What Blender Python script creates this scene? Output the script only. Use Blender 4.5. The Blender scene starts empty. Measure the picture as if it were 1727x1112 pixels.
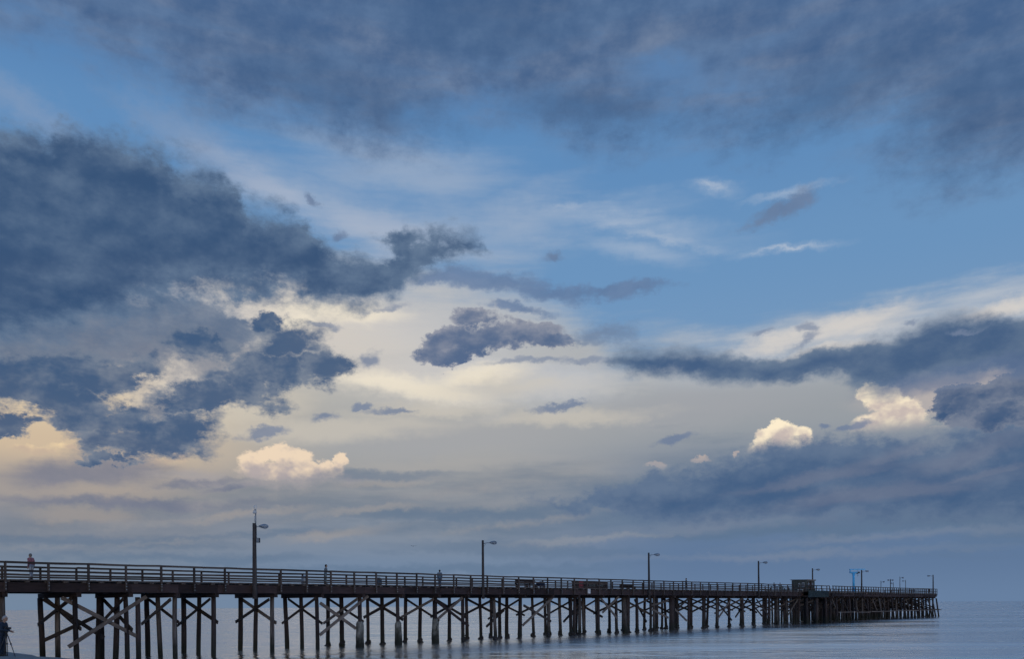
import bpy, bmesh, math, random
from math import sin, cos, tan, atan2, radians, degrees, pi, hypot
from mathutils import Vector, Matrix
import numpy as np

random.seed(7)
scene = bpy.context.scene
col = scene.collection

# ------------------------------------------------------------------ camera
F = 1411.0               # focal length in photo pixels (photo is 1727 x 1112)
CX, HY = 863.5, 1022.3   # centre column, horizon row at the centre column
ROLL = 0.0092
EYE = 3.6                # metres above the water
R_ = Vector((cos(ROLL), 0, -sin(ROLL)))
U_ = Vector((sin(ROLL), 0, cos(ROLL)))
cam_data = bpy.data.cameras.new('camera')
cam = bpy.data.objects.new('camera', cam_data)
col.objects.link(cam)
cam_data.sensor_width = 36.0
cam_data.lens = 36.0 * F / 1727.0
cam_data.shift_y = (HY - 556.0) / 1727.0
cam_data.clip_start = 0.5
cam_data.clip_end = 90000
M = Matrix.Identity(4)
for i in range(3):
    M[i][0] = R_[i]; M[i][1] = U_[i]; M[i][2] = (0, -1, 0)[i]
M[2][3] = EYE
cam.matrix_world = M
scene.camera = cam
scene.view_settings.view_transform = 'Standard'
scene.view_settings.look = 'None'
scene.view_settings.exposure = 0.0
scene.view_settings.gamma = 1.0

def azel(px, py):
    """direction of a photo pixel as azimuth, elevation (degrees)"""
    v = R_ * ((px - CX) / F) + U_ * ((HY - py) / F) + Vector((0, 1, 0))
    return degrees(atan2(v.x, v.y)), degrees(atan2(v.z, hypot(v.x, v.y)))

def lin(r, g, b):
    f = lambda c: (c / 255 / 12.92) if c / 255 <= 0.04045 else ((c / 255 + 0.055) / 1.055) ** 2.4
    return (f(r), f(g), f(b))

def slate(r, g, b):
    """cloud greys lean to slate: a little less red and blue the bluer they are"""
    k = min(1.0, max(0.0, (b - r - 8) / 40.0))
    return (r - 3.5 * k, g - k, b - 3 * k)

# ------------------------------------------------------------------ world: evening sky with cloud layers
SUN_AZ, SUN_EL = radians(165), radians(6)     # low sun behind the camera
STR = 0.12
scene.cycles.use_adaptive_sampling = True
scene.cycles.adaptive_threshold = 0.015
scene.cycles.adaptive_min_samples = 12
scene.cycles.use_denoising = True
scene.cycles.max_bounces = 6
world = bpy.data.worlds.new('World')
scene.world = world
world.use_nodes = True
wt = world.node_tree
wt.nodes.clear()

class E:
    """an expression in the world's node tree"""
    def __init__(s, sock): s.s = sock
    def __add__(a, b): return math_('ADD', a, b)
    def __radd__(a, b): return math_('ADD', b, a)
    def __sub__(a, b): return math_('SUBTRACT', a, b)
    def __rsub__(a, b): return math_('SUBTRACT', b, a)
    def __mul__(a, b): return math_('MULTIPLY', a, b)
    def __rmul__(a, b): return math_('MULTIPLY', b, a)

def plug(inp, v):
    if isinstance(v, E): wt.links.new(v.s, inp)
    elif isinstance(v, tuple) and inp.type == 'RGBA': inp.default_value = (*v, 1.0)
    else: inp.default_value = v
def math_(op, a, b=0.0, d=None, clamp=False):
    n = wt.nodes.new('ShaderNodeMath'); n.operation = op; n.use_clamp = clamp
    plug(n.inputs[0], a)
    plug(n.inputs[1], b)
    if d is not None: plug(n.inputs[2], d)
    return E(n.outputs[0])
def vmin(a, b): return math_('MINIMUM', a, b)
def vmax(a, b): return math_('MAXIMUM', a, b)
def vabs(a): return math_('ABSOLUTE', a)
def smooth(a, b, x):
    n = wt.nodes.new('ShaderNodeMapRange'); n.interpolation_type = 'SMOOTHSTEP'
    plug(n.inputs['Value'], x); plug(n.inputs['From Min'], a); plug(n.inputs['From Max'], b)
    return E(n.outputs['Result'])
def mixc(f, a, b):
    n = wt.nodes.new('ShaderNodeMix'); n.data_type = 'RGBA'; n.clamp_factor = True
    plug(n.inputs[0], f); plug(n.inputs[6], a); plug(n.inputs[7], b)
    return E(n.outputs[2])
def scalec(c, f):
    n = wt.nodes.new('ShaderNodeMix'); n.data_type = 'RGBA'; n.blend_type = 'MULTIPLY'
    n.clamp_result = False; n.inputs[0].default_value = 1.0
    plug(n.inputs[6], c); plug(n.inputs[7], (f, f, f))
    return E(n.outputs[2])
def vec(x, y, z=0.0):
    n = wt.nodes.new('ShaderNodeCombineXYZ')
    plug(n.inputs[0], x); plug(n.inputs[1], y); plug(n.inputs[2], z)
    return E(n.outputs[0])
def sep(v):
    n = wt.nodes.new('ShaderNodeSeparateXYZ'); plug(n.inputs[0], v)
    return [E(o) for o in n.outputs]
def dot(v, k):
    n = wt.nodes.new('ShaderNodeVectorMath'); n.operation = 'DOT_PRODUCT'
    plug(n.inputs[0], v); n.inputs[1].default_value = k
    return E(n.outputs['Value'])
def sepc(v):
    n = wt.nodes.new('ShaderNodeSeparateColor'); plug(n.inputs[0], v)
    return [E(o) for o in n.outputs]
def noise(v, scale, detail=6.0, rough=0.55, dist=0.0, color=False):
    n = wt.nodes.new('ShaderNodeTexNoise'); n.noise_dimensions = '3D'
    plug(n.inputs['Vector'], v); plug(n.inputs['Scale'], scale); plug(n.inputs['Detail'], detail)
    plug(n.inputs['Roughness'], rough); plug(n.inputs['Distortion'], dist)
    return E(n.outputs['Color' if color else 'Fac'])
AZR, ELR = 50.0, 60.0
def curve(x, pts):
    """a curve through photo points, as elevation over azimuth (x: azimuth already mapped to 0..1)"""
    n = wt.nodes.new('ShaderNodeFloatCurve'); plug(n.inputs['Value'], x)
    c = n.mapping.curves[0]
    q = []
    for px, py in pts:
        a, e = azel(px, py)
        q.append(((a + AZR) / (2 * AZR), max(0.0, e / ELR)))
    c.points[0].location = (0.0, q[0][1]); c.points[1].location = (1.0, q[-1][1])
    for p in q: c.points.new(*p)
    for p in c.points: p.handle_type = 'AUTO_CLAMPED'
    n.mapping.update()
    return E(n.outputs[0]) * ELR
def ramp(x, pts):
    """colour over elevation, stops as (elevation, sRGB)"""
    n = wt.nodes.new('ShaderNodeValToRGB'); plug(n.inputs[0], x * (1 / 40.0))
    el = n.color_ramp.elements
    while len(el) > 1: el.remove(el[-1])
    for i, (e, c) in enumerate(pts):
        k = el[0] if i == 0 else el.new(e / 40.0)
        k.position = e / 40.0; k.color = (*lin(*c), 1)
    n.color_ramp.interpolation = 'EASE'
    return E(n.outputs[0])

def blob_box(px, py, rx, ry, rot, grow):
    """azimuth/elevation bounds of an elliptic cloud body, frayed outline included"""
    r = radians(rot); hx = hypot(rx * cos(r), ry * sin(r)); hy = hypot(rx * sin(r), ry * cos(r))
    a, e = azel(px, py); k = degrees(1) / F * cos(radians(a)) ** 2
    return a - hx * k * grow - 2.5, a + hx * k * grow + 2.5, e - hy * k * grow - 2.0, e + hy * k * grow + 2.0

def blob(px, py, rx, ry, rot=0.0, V=None):
    """signed softness of an elliptic cloud body given in photo pixels: 1 at the centre, 0 on the outline"""
    a, e = azel(px, py)
    k = degrees(1) / F * cos(radians(a)) ** 2
    Q = S['QR'] if V is None else V
    r = radians(rot); sx, sy = 1 / (rx * k), 1 / (ry * k * 0.95)
    if rot == 0:
        n = wt.nodes.new('ShaderNodeVectorMath'); n.operation = 'MULTIPLY_ADD'
        plug(n.inputs[0], Q); n.inputs[1].default_value = (sx, sy, 0); n.inputs[2].default_value = (-a * sx, -e * sy, 0)
        l = wt.nodes.new('ShaderNodeVectorMath'); l.operation = 'LENGTH'; plug(l.inputs[0], E(n.outputs[0]))
        return E(l.outputs['Value'])
    u = dot(Q, (cos(r) * sx, sin(r) * sx, -(cos(r) * a + sin(r) * e) * sx))
    w = dot(Q, (-sin(r) * sy, cos(r) * sy, (sin(r) * a - cos(r) * e) * sy))
    l = wt.nodes.new('ShaderNodeVectorMath'); l.operation = 'LENGTH'; plug(l.inputs[0], vec(u, w))
    return E(l.outputs['Value'])

REG = None
def blobs(lst, V=None, grow=1.5):
    """union of elliptic bodies; only those that can reach the part of the sky being written"""
    m = None
    for b in lst:
        b = tuple(b) + (0.0,) * (5 - len(b))
        x0, x1, y0, y1 = blob_box(*b, grow)
        if x1 < REG[0] or x0 > REG[1] or y1 < REG[2] or y0 > REG[3]: continue
        q = blob(*b, V=V)
        m = q if m is None else vmin(m, q)
    return None if m is None else 1.0 - m
def inside(x0, x1, y0, y1):
    """does the box given in photo pixels reach this part of the sky?"""
    a0, a1 = azel(x0, y0)[0], azel(x1, y0)[0]; e0, e1 = azel(CX, y1)[1], azel(CX, y0)[1]
    return not (a1 < REG[0] or a0 > REG[1] or e1 < REG[2] or e0 > REG[3])

# values shared by every part of the sky
tc = wt.nodes.new('ShaderNodeTexCoord')
dx, dy, dz = sep(E(tc.outputs['Generated']))
az = math_('ARCTAN2', dx, dy) * degrees(1)
el = vmax(math_('ARCSINE', vmin(vmax(dz, -1.0), 1.0)) * degrees(1), 0.0)
sk = wt.nodes.new('ShaderNodeTexSky'); sk.sky_type = 'NISHITA'; sk.sun_disc = False
sk.sun_elevation = SUN_EL; sk.sun_rotation = SUN_AZ
sk.air_density = 1.0; sk.dust_density = 1.0; sk.ozone_density = 2.0
P = vec(az, el * 1.5, 0.0)          # cloud texture space: flatter than wide
PS = vec(az * 0.35, el * 2.2, 3.7)  # streaky texture space
wa = sepc(noise(P, 0.16, 4.0, 0.6, 0.0, True))
wb = sepc(noise(P, 0.9, 5.0, 0.68, 0.0, True))
w_az = (wa[0] - 0.5) * 5.4 + (wb[0] - 0.5) * 2.5
w_el = (wa[1] - 0.5) * 3.8 + (wb[1] - 0.5) * 2.0
azr = az + w_az
elr = el + w_el
azs = az + w_az * 0.45
els = el + w_el * 0.45
A2 = az + (wb[0] - 0.5) * 1.3
B2 = el + (wb[1] - 0.5) * 1.2
S = dict(az=az, el=el, dx=dx, dy=dy, dz=dz, azr=azr, elr=elr, azs=azs, els=els,
         xr=(azr + AZR) * (0.5 / AZR), xs=(azs + AZR) * (0.5 / AZR),
         nT=noise(P, 0.13, 6.0, 0.58), nF=noise(P, 0.42, 7.0, 0.64), nS=noise(PS, 0.33, 6.0, 0.55),
         rel=noise(vec(az, el * 1.15, 9.0), 0.8, 3.0, 0.5) - noise(vec(az + 0.35, el * 1.15 - 0.45, 9.0), 0.8, 3.0, 0.5),
         rf=noise(vec(az, el * 1.5, 4.0), 0.34, 4.0, 0.55) - noise(vec(az - 0.5, el * 1.5 + 1.0, 4.0), 0.34, 4.0, 0.55),
         QR=vec(azr, elr, 1.0), QS=vec(azs, els, 1.0), Q2=vec(A2, B2, 1.0), blue=E(sk.outputs[0]))
ROOT = dict(S)

def layer(c, a, colr): return mixc(a, c, colr)

def sl(r, g, b): return lin(*slate(r, g, b))
def paint():
    """colour of the part of the sky REG: clear sky first, then the cloud layers from far to near"""
    az, el, azr, elr, azs, els, xr, xs = (S[k] for k in ('az', 'el', 'azr', 'elr', 'azs', 'els', 'xr', 'xs'))
    nT, nF, nS, rel, rf, QR, QS, Q2 = (S[k] for k in ('nT', 'nF', 'nS', 'rel', 'rf', 'QR', 'QS', 'Q2'))

    def soft(c, lst, lo, hi, op, colr, n=None, amp=1.0, V=None):
        """a soft-edged layer of elliptic bodies"""
        m = blobs(lst, V=QS if V is None else V, grow=1 - lo + 0.42 * amp)
        if m is None: return c
        a = smooth(lo, hi, m + ((nS if n is None else n) - 0.5) * amp) * op
        return layer(c, a, colr() if callable(colr) else colr)
    def cumulus(c, lst, bright, shade, ylow, yhigh, sf=0.16, op=1.0):
        m = blobs(lst, V=Q2, grow=1.2)
        if m is None: return c
        lo, hi = azel(CX, ylow)[1], azel(CX, yhigh)[1]
        a = smooth(-sf * 0.4, sf, m) * smooth(lo - 0.4, lo + 0.9, el) * op
        lit = smooth(lo, hi, el) * 0.8 + rel * 1.7 + 0.2 + smooth(0.6, 0.0, m) * 0.15
        return layer(c, a, mixc(smooth(0.1, 0.9, lit), shade, bright))
    def dark(c, m, sf, thick, op, dk, lt, mott, edge, grad=None):
        sv = vmax(nT * 4.4 - 1.25, 0.6) * sf           # here frayed softly, there crisp
        q_ = m + (nF - 0.5) * edge + (nS - 0.5) * edge * 0.35
        a = math_('DIVIDE', q_ + sv, sv * 2.0, clamp=True)
        th = vmin(m, thick * 0.6) * (1.0 / thick) + ((nT - 0.5) * 2.2 + (nF - 0.5) * 1.1 - rf * 2.6) * (mott / thick)
        if grad: th = th + (0.5 - smooth(azel(CX, grad[1])[1], azel(CX, grad[0])[1], el)) * grad[2]
        return layer(c, smooth(0.0, 1.0, a) * op, mixc(smooth(-0.25, 0.95, th), lt, dk))
    def darkblobs(c, lst, k, sf, thick, op, dk, lt, mott, edge, off=0.0, V=None, grad=None):
        m = blobs(lst, V=V, grow=1 + (sf * 1.8 + 0.5 * edge + off) / k)
        return c if m is None else dark(c, m * k + off, sf, thick, op, dk, lt, mott, edge, grad)
    def band(top, bot, rag=True):
        X, Y = (xr, elr) if rag else (xs, els)
        return vmin(curve(X, top) - Y, Y - curve(X, bot))

    # clear evening blue
    c = mixc(0.88, scalec(S['blue'], STR), ramp(el, [(0, (118, 140, 172)), (10, (135, 160, 190)), (17, (116, 153, 193)), (22, (108, 150, 194)), (28, (97, 143, 192)), (32, (86, 132, 184)), (40, (70, 118, 174))]))
    # thin high veil that pales the lower sky, warm low on the left, blue low on the right
    if inside(-300, 2100, 360, 1200):
        veil = ramp(el, [(0, (112, 134, 162)), (2.5, (114, 134, 160)), (5, (128, 139, 155)), (8, (149, 151, 155)), (11, (164, 165, 164)), (15, (178, 177, 173)), (20, (182, 185, 189))])
        vc = veil
        if REG[1] > -4: vc = mixc(smooth(-4.0, 14.0, az), vc, ramp(el, [(0, (102, 127, 160)), (3, (94, 119, 153)), (6, (99, 121, 151)), (9, (126, 137, 153)), (12, (152, 157, 162)), (16, (168, 172, 177)), (20, (174, 184, 194))]))
        if REG[0] < -8: vc = mixc(smooth(-10.0, -27.0, az), vc, ramp(el, [(0, (114, 134, 158)), (2.5, (116, 132, 152)), (5, (132, 137, 148)), (7.5, (164, 155, 149)), (10, (208, 186, 158)), (13, (226, 205, 172)), (17, (206, 199, 192)), (20, (190, 190, 196))]))
        vt = curve(xs, [(0, 400), (300, 420), (520, 420), (700, 440), (860, 480), (960, 530), (1060, 585), (1200, 575), (1400, 540), (1600, 520), (1727, 510)])
        c = layer(c, smooth(-1.8, 2.6, vt - els + (nS - 0.5) * 5.0) * 0.97, vc)
    # cream altostratus in the middle
    c = soft(c, [(600, 560, 300, 80), (470, 520, 150, 60), (740, 630, 300, 70, -4), (330, 640, 160, 90, 30), (930, 650, 170, 50)], -0.15, 0.8, 0.82,
             lambda: mixc(smooth(6.0, -18.0, az), sl(190, 194, 202), mixc(nS, sl(212, 205, 199), sl(220, 208, 190))), amp=0.9)
    c = soft(c, [(690, 650, 150, 24, -7), (560, 524, 130, 24), (790, 640, 110, 20, 8), (500, 545, 90, 26, 20)], -0.3, 0.8, 0.85, sl(240, 229, 208), amp=1.1)
    c = soft(c, [(760, 740, 330, 60, 0), (1150, 690, 240, 40, 0)], -0.3, 0.8, 0.5, sl(164, 165, 170), amp=0.8)
    c = soft(c, [(870, 655, 200, 22, 0), (560, 720, 220, 26, 4), (720, 690, 160, 14, 3), (420, 700, 120, 26, 20), (960, 700, 160, 14, 0)], -0.4, 0.9, 0.6, sl(206, 198, 184), amp=1.5)
    c = soft(c, [(700, 790, 260, 26, 3), (420, 830, 200, 22, 5), (930, 800, 150, 20, 5)], -0.5, 1.0, 0.4, sl(176, 171, 165), amp=1.9)
    # white cirrus
    c = soft(c, [(1000, 368, 140, 32, 3), (1130, 392, 150, 24, -8), (1080, 424, 80, 18, -10), (1325, 421, 75, 7, -2), (1212, 314, 46, 12, -8), (1330, 322, 70, 6, 2)], -0.6, 1.6, 0.62, sl(172, 186, 208), amp=2.4)
    c = soft(c, [(1040, 375, 70, 14, 2), (1110, 400, 90, 8, -12), (1330, 420, 50, 3, -2), (1200, 310, 24, 6, -8), (960, 352, 60, 7, 4)], -0.5, 1.5, 0.5, sl(194, 201, 213), amp=2.4)
    c = soft(c, [(560, 345, 270, 66, -12), (720, 395, 180, 70), (860, 385, 170, 66, 10), (660, 290, 240, 50, 0)], -0.3, 1.1, 0.74, sl(160, 175, 200), amp=1.7)
    c = soft(c, [(60, 185, 150, 40, -14), (330, 245, 170, 50, -24)], -0.3, 1.1, 0.6, sl(138, 156, 188), n=nF, amp=1.8)
    c = soft(c, [(470, 325, 130, 26, -20), (620, 375, 130, 28, -10), (700, 420, 90, 26)], -0.4, 1.0, 0.45, sl(180, 187, 204), amp=1.9)
    if inside(1000, 2100, 400, 660):
        t_ = curve(xr, [(1060, 600), (1140, 570), (1230, 545), (1350, 528), (1450, 505), (1560, 490), (1640, 470), (1727, 458)])
        m = t_ - els
        c = layer(c, smooth(-0.3, 3.2, m + (nS - 0.5) * 7.0) * smooth(6.0, 13.5, az) * smooth(13.5, 16.0, el) * 0.72, sl(188, 194, 204))
    c = soft(c, [(1440, 548, 120, 26, 8), (1300, 578, 110, 18, 5), (1690, 525, 90, 22, 6), (1390, 592, 130, 12, 0)], -0.25, 0.9, 0.75, sl(218, 211, 203), amp=1.3)
    c = soft(c, [(1600, 665, 170, 34, 0), (1690, 640, 110, 26, 0)], -0.3, 0.8, 0.6, sl(196, 182, 176), amp=1.0)

    # bright cumulus far out, lit by the low sun behind the viewer
    CB, CS = sl(252, 236, 206), sl(198, 184, 178)
    c = cumulus(c, [(1316, 722, 20, 17), (1297, 738, 27, 19), (1338, 736, 31, 22), (1318, 754, 58, 19), (1398, 757, 14, 9), (1350, 758, 50, 8)], CB, CS, 776, 710, 0.2, 1.0)
    c = cumulus(c, [(1466, 664, 26, 19), (1490, 674, 34, 26), (1512, 690, 34, 27), (1535, 704, 30, 25), (1500, 718, 70, 30), (1550, 718, 14, 9), (1590, 726, 40, 10), (1606, 716, 16, 10)], CB, CS, 756, 656, 0.2, 1.0)
    c = cumulus(c, [(1180, 777, 18, 7), (1108, 785, 20, 6), (1240, 766, 8, 4)], sl(218, 194, 178), CS, 797, 766, 0.4, 0.75)

    # low soft banks over the horizon
    if inside(-300, 2100, 740, 960):
        m = band([(-60, 870), (100, 860), (300, 815), (450, 808), (560, 815), (700, 825), (820, 815), (930, 800), (1030, 800), (1120, 790), (1700, 790)],
                 [(-60, 905), (300, 900), (700, 895), (1000, 900), (1300, 900), (1700, 900)], False)
        c = layer(c, smooth(-1.6, 2.0, m + (nS - 0.5) * 8.0) * 0.62, mixc(smooth(-25.0, 8.0, az), sl(110, 121, 138), sl(97, 116, 142)))
    c = soft(c, [(170, 795, 150, 40, 4), (90, 800, 90, 40), (330, 812, 110, 10, 6), (395, 820, 60, 8, 10), (240, 850, 260, 14)], -0.3, 0.7, 0.78, lambda: mixc(nF, sl(92, 106, 135), sl(140, 138, 150)), amp=1.5)
    c = cumulus(c, [(425, 782, 24, 22), (448, 770, 18, 14), (475, 768, 30, 20), (503, 776, 26, 20), (528, 790, 26, 14), (575, 776, 14, 13), (552, 792, 30, 15), (480, 798, 80, 18)], sl(242, 218, 190), sl(180, 169, 169), 826, 746, 0.3, 0.9)
    c = cumulus(c, [(298, 772, 22, 16), (262, 780, 40, 12), (205, 772, 46, 9), (130, 757, 50, 8), (60, 760, 45, 10)], sl(246, 218, 172), sl(196, 174, 156), 798, 745, 0.5, 0.8)
    c = soft(c, [(480, 812, 130, 13, 3), (330, 800, 80, 10, 4), (580, 806, 60, 9, 0)], -0.5, 1.0, 0.7, lambda: mixc(nF, sl(136, 142, 156), sl(184, 172, 166)), n=nF, amp=2.0)
    c = soft(c, [(150, 912, 300, 12), (420, 905, 260, 10, 3), (760, 870, 180, 14, 2), (860, 930, 260, 14, -2), (1250, 900, 300, 12), (640, 800, 120, 10), (300, 940, 300, 10, 0), (700, 960, 400, 9, 0)], -0.4, 0.8, 0.5, sl(94, 115, 144), amp=1.9)
    c = soft(c, [(180, 830, 170, 16, 2), (140, 872, 110, 18), (560, 905, 110, 12, 8), (660, 815, 80, 8, 4), (880, 845, 160, 14, 4), (1000, 912, 140, 7, 3), (400, 870, 160, 10, 4), (640, 860, 100, 8, 6)], -0.3, 0.9, 0.5,
             lambda: mixc(smooth(-22.0, 5.0, az), sl(172, 160, 150), sl(150, 153, 159)), amp=1.9)
    c = soft(c, [(470, 835, 150, 9, 10), (760, 830, 110, 9, 8), (300, 880, 200, 8, 6), (900, 880, 160, 8, 8), (1080, 850, 120, 8, 10), (560, 870, 90, 6, 12), (250, 915, 150, 6, 4)], -0.6, 1.1, 0.5, lambda: mixc(nF, sl(104, 120, 146), sl(176, 168, 160)), n=nF, amp=2.8)
    # bank low on the right
    if inside(800, 2100, 660, 940):
        m = band([(800, 920), (880, 852), (980, 836), (1060, 806), (1150, 790), (1240, 776), (1290, 768), (1340, 760), (1380, 742), (1430, 752), (1500, 738), (1600, 728), (1727, 700)],
                 [(800, 760), (880, 830), (980, 862), (1060, 880), (1300, 890), (1500, 885), (1727, 880)])
        c = dark(c, m, 0.7, 3.0, 0.96, sl(70, 95, 133), sl(102, 119, 148), 1.5, 1.9)
    c = soft(c, [(1500, 830, 260, 20, 6), (1640, 760, 130, 24, 14), (1350, 815, 170, 12, 8), (1640, 800, 160, 10, 10), (1500, 770, 90, 14, 20)], -0.4, 0.9, 0.30, sl(136, 137, 152), amp=1.9)
    c = soft(c, [(1180, 892, 250, 12, 3), (1500, 908, 260, 9, 2), (1000, 915, 150, 10, 4), (1300, 938, 300, 8, 0)], -0.6, 1.2, 0.4, sl(134, 142, 160), amp=1.9)
    # ragged cloud at the right edge, over the bank
    c = darkblobs(c, [(1660, 680, 80, 34), (1620, 665, 46, 22, 10), (1727, 660, 70, 40), (1588, 690, 24, 14), (1700, 705, 70, 24)], 2.6, 0.35, 2.8, 0.97, sl(62, 87, 126), sl(122, 130, 150), 1.9, 3.2)
    # long dark band on the right
    if inside(960, 2100, 500, 700):
        m = band([(930, 720), (1000, 640), (1030, 606), (1065, 588), (1130, 592), (1200, 590), (1290, 602), (1370, 590), (1420, 590), (1500, 570), (1560, 548), (1640, 534), (1727, 540)],
                 [(930, 530), (1000, 606), (1030, 616), (1100, 630), (1200, 640), (1300, 642), (1400, 636), (1500, 655), (1560, 640), (1640, 628), (1727, 632)], False)
        c = dark(c, m, 0.5, 1.5, 0.97, sl(66, 92, 131), sl(106, 123, 149), 0.8, 1.3)
    c = soft(c, [(1620, 632, 160, 24, 6), (1727, 620, 90, 26)], -0.4, 0.7, 0.7, sl(94, 112, 148), amp=1.5)
    # small puffs
    c = soft(c, [(672, 691, 40, 6), (616, 681, 14, 4), (545, 695, 24, 10, 8), (440, 728, 42, 9, 14), (1135, 739, 40, 8, 10), (1436, 724, 28, 7, 12), (935, 437, 20, 11), (1320, 350, 70, 17, 18), (625, 603, 17, 15, 30), (530, 335, 14, 8, -40), (570, 398, 18, 8, 30), (945, 686, 46, 6, 6), (1395, 722, 13, 7)],
             -0.35, 0.6, 0.76, lambda: mixc(nF, sl(84, 106, 144), sl(126, 138, 166)), n=nF, amp=2.4)
    c = soft(c, [(1280, 560, 26, 6), (1370, 553, 24, 7), (1365, 572, 30, 7, 20), (1535, 543, 14, 5), (890, 614, 70, 5, 4), (980, 612, 44, 6), (650, 515, 40, 6, 10), (540, 550, 30, 5, 0), (1640, 560, 30, 5, 0)], -0.4, 0.7, 0.68, sl(124, 136, 163), n=nF, amp=2.6)
    # streak and cloud in the middle
    c = soft(c, [(1040, 490, 95, 11, 5), (940, 492, 110, 12, -4), (830, 475, 110, 15, -4), (740, 470, 60, 15, 10), (880, 520, 60, 8, -8)], -0.35, 0.6, 0.82, lambda: mixc(nF, sl(80, 106, 148), sl(120, 139, 174)), n=nF, amp=2.4)
    c = darkblobs(c, [(742, 582, 38, 24), (800, 578, 74, 24), (868, 568, 74, 22, 4), (920, 572, 40, 16, -4), (795, 540, 42, 15), (770, 604, 38, 11)], 2.4, 0.55, 1.9, 0.93, sl(72, 96, 136), sl(142, 146, 162), 1.6, 3.0, 0.3, V=QR, grad=(535, 600, 0.7))
    c = soft(c, [(1020, 560, 60, 20, 8), (985, 576, 44, 13)], -0.4, 0.9, 0.7, sl(112, 128, 158), n=nF, amp=2.2, V=QR)
    # torn lower part of the big cloud on the left
    c = darkblobs(c, [(60, 560, 190, 62), (190, 545, 190, 50), (330, 545, 130, 36)], 3.0, 0.9, 2.6, 0.9, sl(76, 100, 135), sl(120, 131, 152), 1.9, 3.4, 0.1)
    c = soft(c, [(110, 640, 160, 60), (360, 610, 120, 60), (250, 590, 120, 40), (230, 700, 130, 50)], -0.4, 0.9, 0.8, lambda: mixc(nF, sl(84, 104, 136), sl(146, 146, 154)), n=nF, amp=2.8, V=QR)
    c = darkblobs(c, [(120, 615, 120, 36, 6), (40, 640, 90, 44), (110, 672, 130, 30, -8), (200, 630, 70, 28, 20), (235, 742, 96, 26, 4), (280, 728, 70, 22, 8), (170, 708, 90, 22), (330, 575, 60, 24),
                      (485, 582, 52, 28, 10), (540, 618, 46, 24), (440, 628, 84, 28, 14), (370, 672, 88, 28, 8), (446, 540, 28, 15), (320, 692, 50, 14, 6), (577, 608, 30, 20), (10, 700, 60, 14), (190, 775, 36, 8)],
                  1.9, 0.75, 1.5, 0.95, sl(66, 91, 128), sl(116, 127, 147), 1.7, 3.8, 0.4)
    # the big cloud on the left
    if inside(-300, 900, 160, 640):
        m = band([(-200, 240), (0, 226), (60, 214), (125, 196), (190, 222), (250, 262), (330, 296), (395, 326), (430, 362), (510, 376), (535, 412), (600, 428), (650, 428), (690, 400), (740, 392), (785, 386), (805, 420), (840, 455), (900, 520)],
                 [(-200, 590), (0, 570), (150, 540), (260, 515), (400, 508), (510, 500), (550, 512), (600, 505), (650, 486), (700, 470), (760, 440), (800, 418), (840, 415), (900, 360)])
        c = dark(c, m, 0.95, 2.6, 0.985, sl(58, 83, 121), sl(102, 121, 150), 1.35, 2.4)
    # the high deck along the top
    if inside(-300, 2100, -400, 400):
        m = elr - curve(xr, [(-200, 60), (0, 62), (120, 80), (200, 130), (270, 175), (360, 205), (470, 225), (590, 245), (680, 250), (760, 215), (850, 195), (920, 225), (1000, 240), (1100, 225), (1180, 238), (1290, 215), (1400, 238), (1500, 262), (1600, 300), (1660, 312), (1727, 300), (1900, 290)])
        gaps = blobs([(320, 15, 60, 40), (1010, 70, 80, 30, 10), (1500, 50, 150, 40, 25), (1130, 105, 90, 30), (680, 190, 40, 20), (380, 60, 70, 25), (1380, 30, 130, 30, 10)], V=QS, grow=1.2)
        if gaps is not None: m = m - smooth(-0.5, 1.2, gaps + (nF - 0.5) * 1.5) * 2.6
        mm = m + (nF - 0.5) * 3.6 + (nT - 0.5) * 5.0 + (nS - 0.5) * 3.0
        th = smooth(0.32, 0.80, nT * 0.55 + nS * 0.45 + m * 0.018 + (nF - 0.5) * 0.3 - rf * 0.4)
        pk = mixc(smooth(0.42, 0.62, nS), sl(104, 127, 164), sl(122, 136, 164))
        c = layer(c, smooth(-2.0, 3.6, mm) * 0.95, mixc(th, pk, sl(72, 98, 140)))
    c = soft(c, [(820, 30, 260, 60), (1420, 150, 190, 60, 10), (1640, 190, 140, 110), (560, 150, 200, 55, -12), (1000, 185, 170, 34, -4)], -0.5, 0.9, 0.42, sl(64, 91, 131), n=nF, amp=1.4)
    return c

# the sky in view is written in tiles, each with only the clouds that reach it
TYPES = dict(QR='NodeSocketVector', QS='NodeSocketVector', Q2='NodeSocketVector', blue='NodeSocketColor')
def tile(a0, a1, e0, e1):
    global wt, S, REG
    g = bpy.data.node_groups.new('sky_part', 'ShaderNodeTree')
    keys = [k for k in ROOT if k not in ('dx', 'dy', 'dz')]
    for k in keys: g.interface.new_socket(k, in_out='INPUT', socket_type=TYPES.get(k, 'NodeSocketFloat'))
    g.interface.new_socket('colour', in_out='OUTPUT', socket_type='NodeSocketColor')
    root, wt = wt, g
    gi = g.nodes.new('NodeGroupInput')
    S = {k: E(gi.outputs[k]) for k in keys}
    REG = (a0 - 0.02, a1 + 0.02, e0 - 0.02, e1 + 0.02)
    c = scalec(paint(), 1.0 / STR)
    go = g.nodes.new('NodeGroupOutput'); g.links.new(c.s, go.inputs[0])
    wt, S = root, ROOT
    n = wt.nodes.new('ShaderNodeGroup'); n.node_tree = g
    for k in keys: wt.links.new(ROOT[k].s, n.inputs[k])
    return background(E(n.outputs[0]))
def background(c):
    b = wt.nodes.new('ShaderNodeBackground')
    plug(b.inputs['Color'], c); b.inputs['Strength'].default_value = STR
    return E(b.outputs[0])
def mixs(f, a, b):
    n = wt.nodes.new('ShaderNodeMixShader')
    plug(n.inputs[0], f); wt.links.new(a.s, n.inputs[1]); wt.links.new(b.s, n.inputs[2])
    return E(n.outputs[0])
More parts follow.
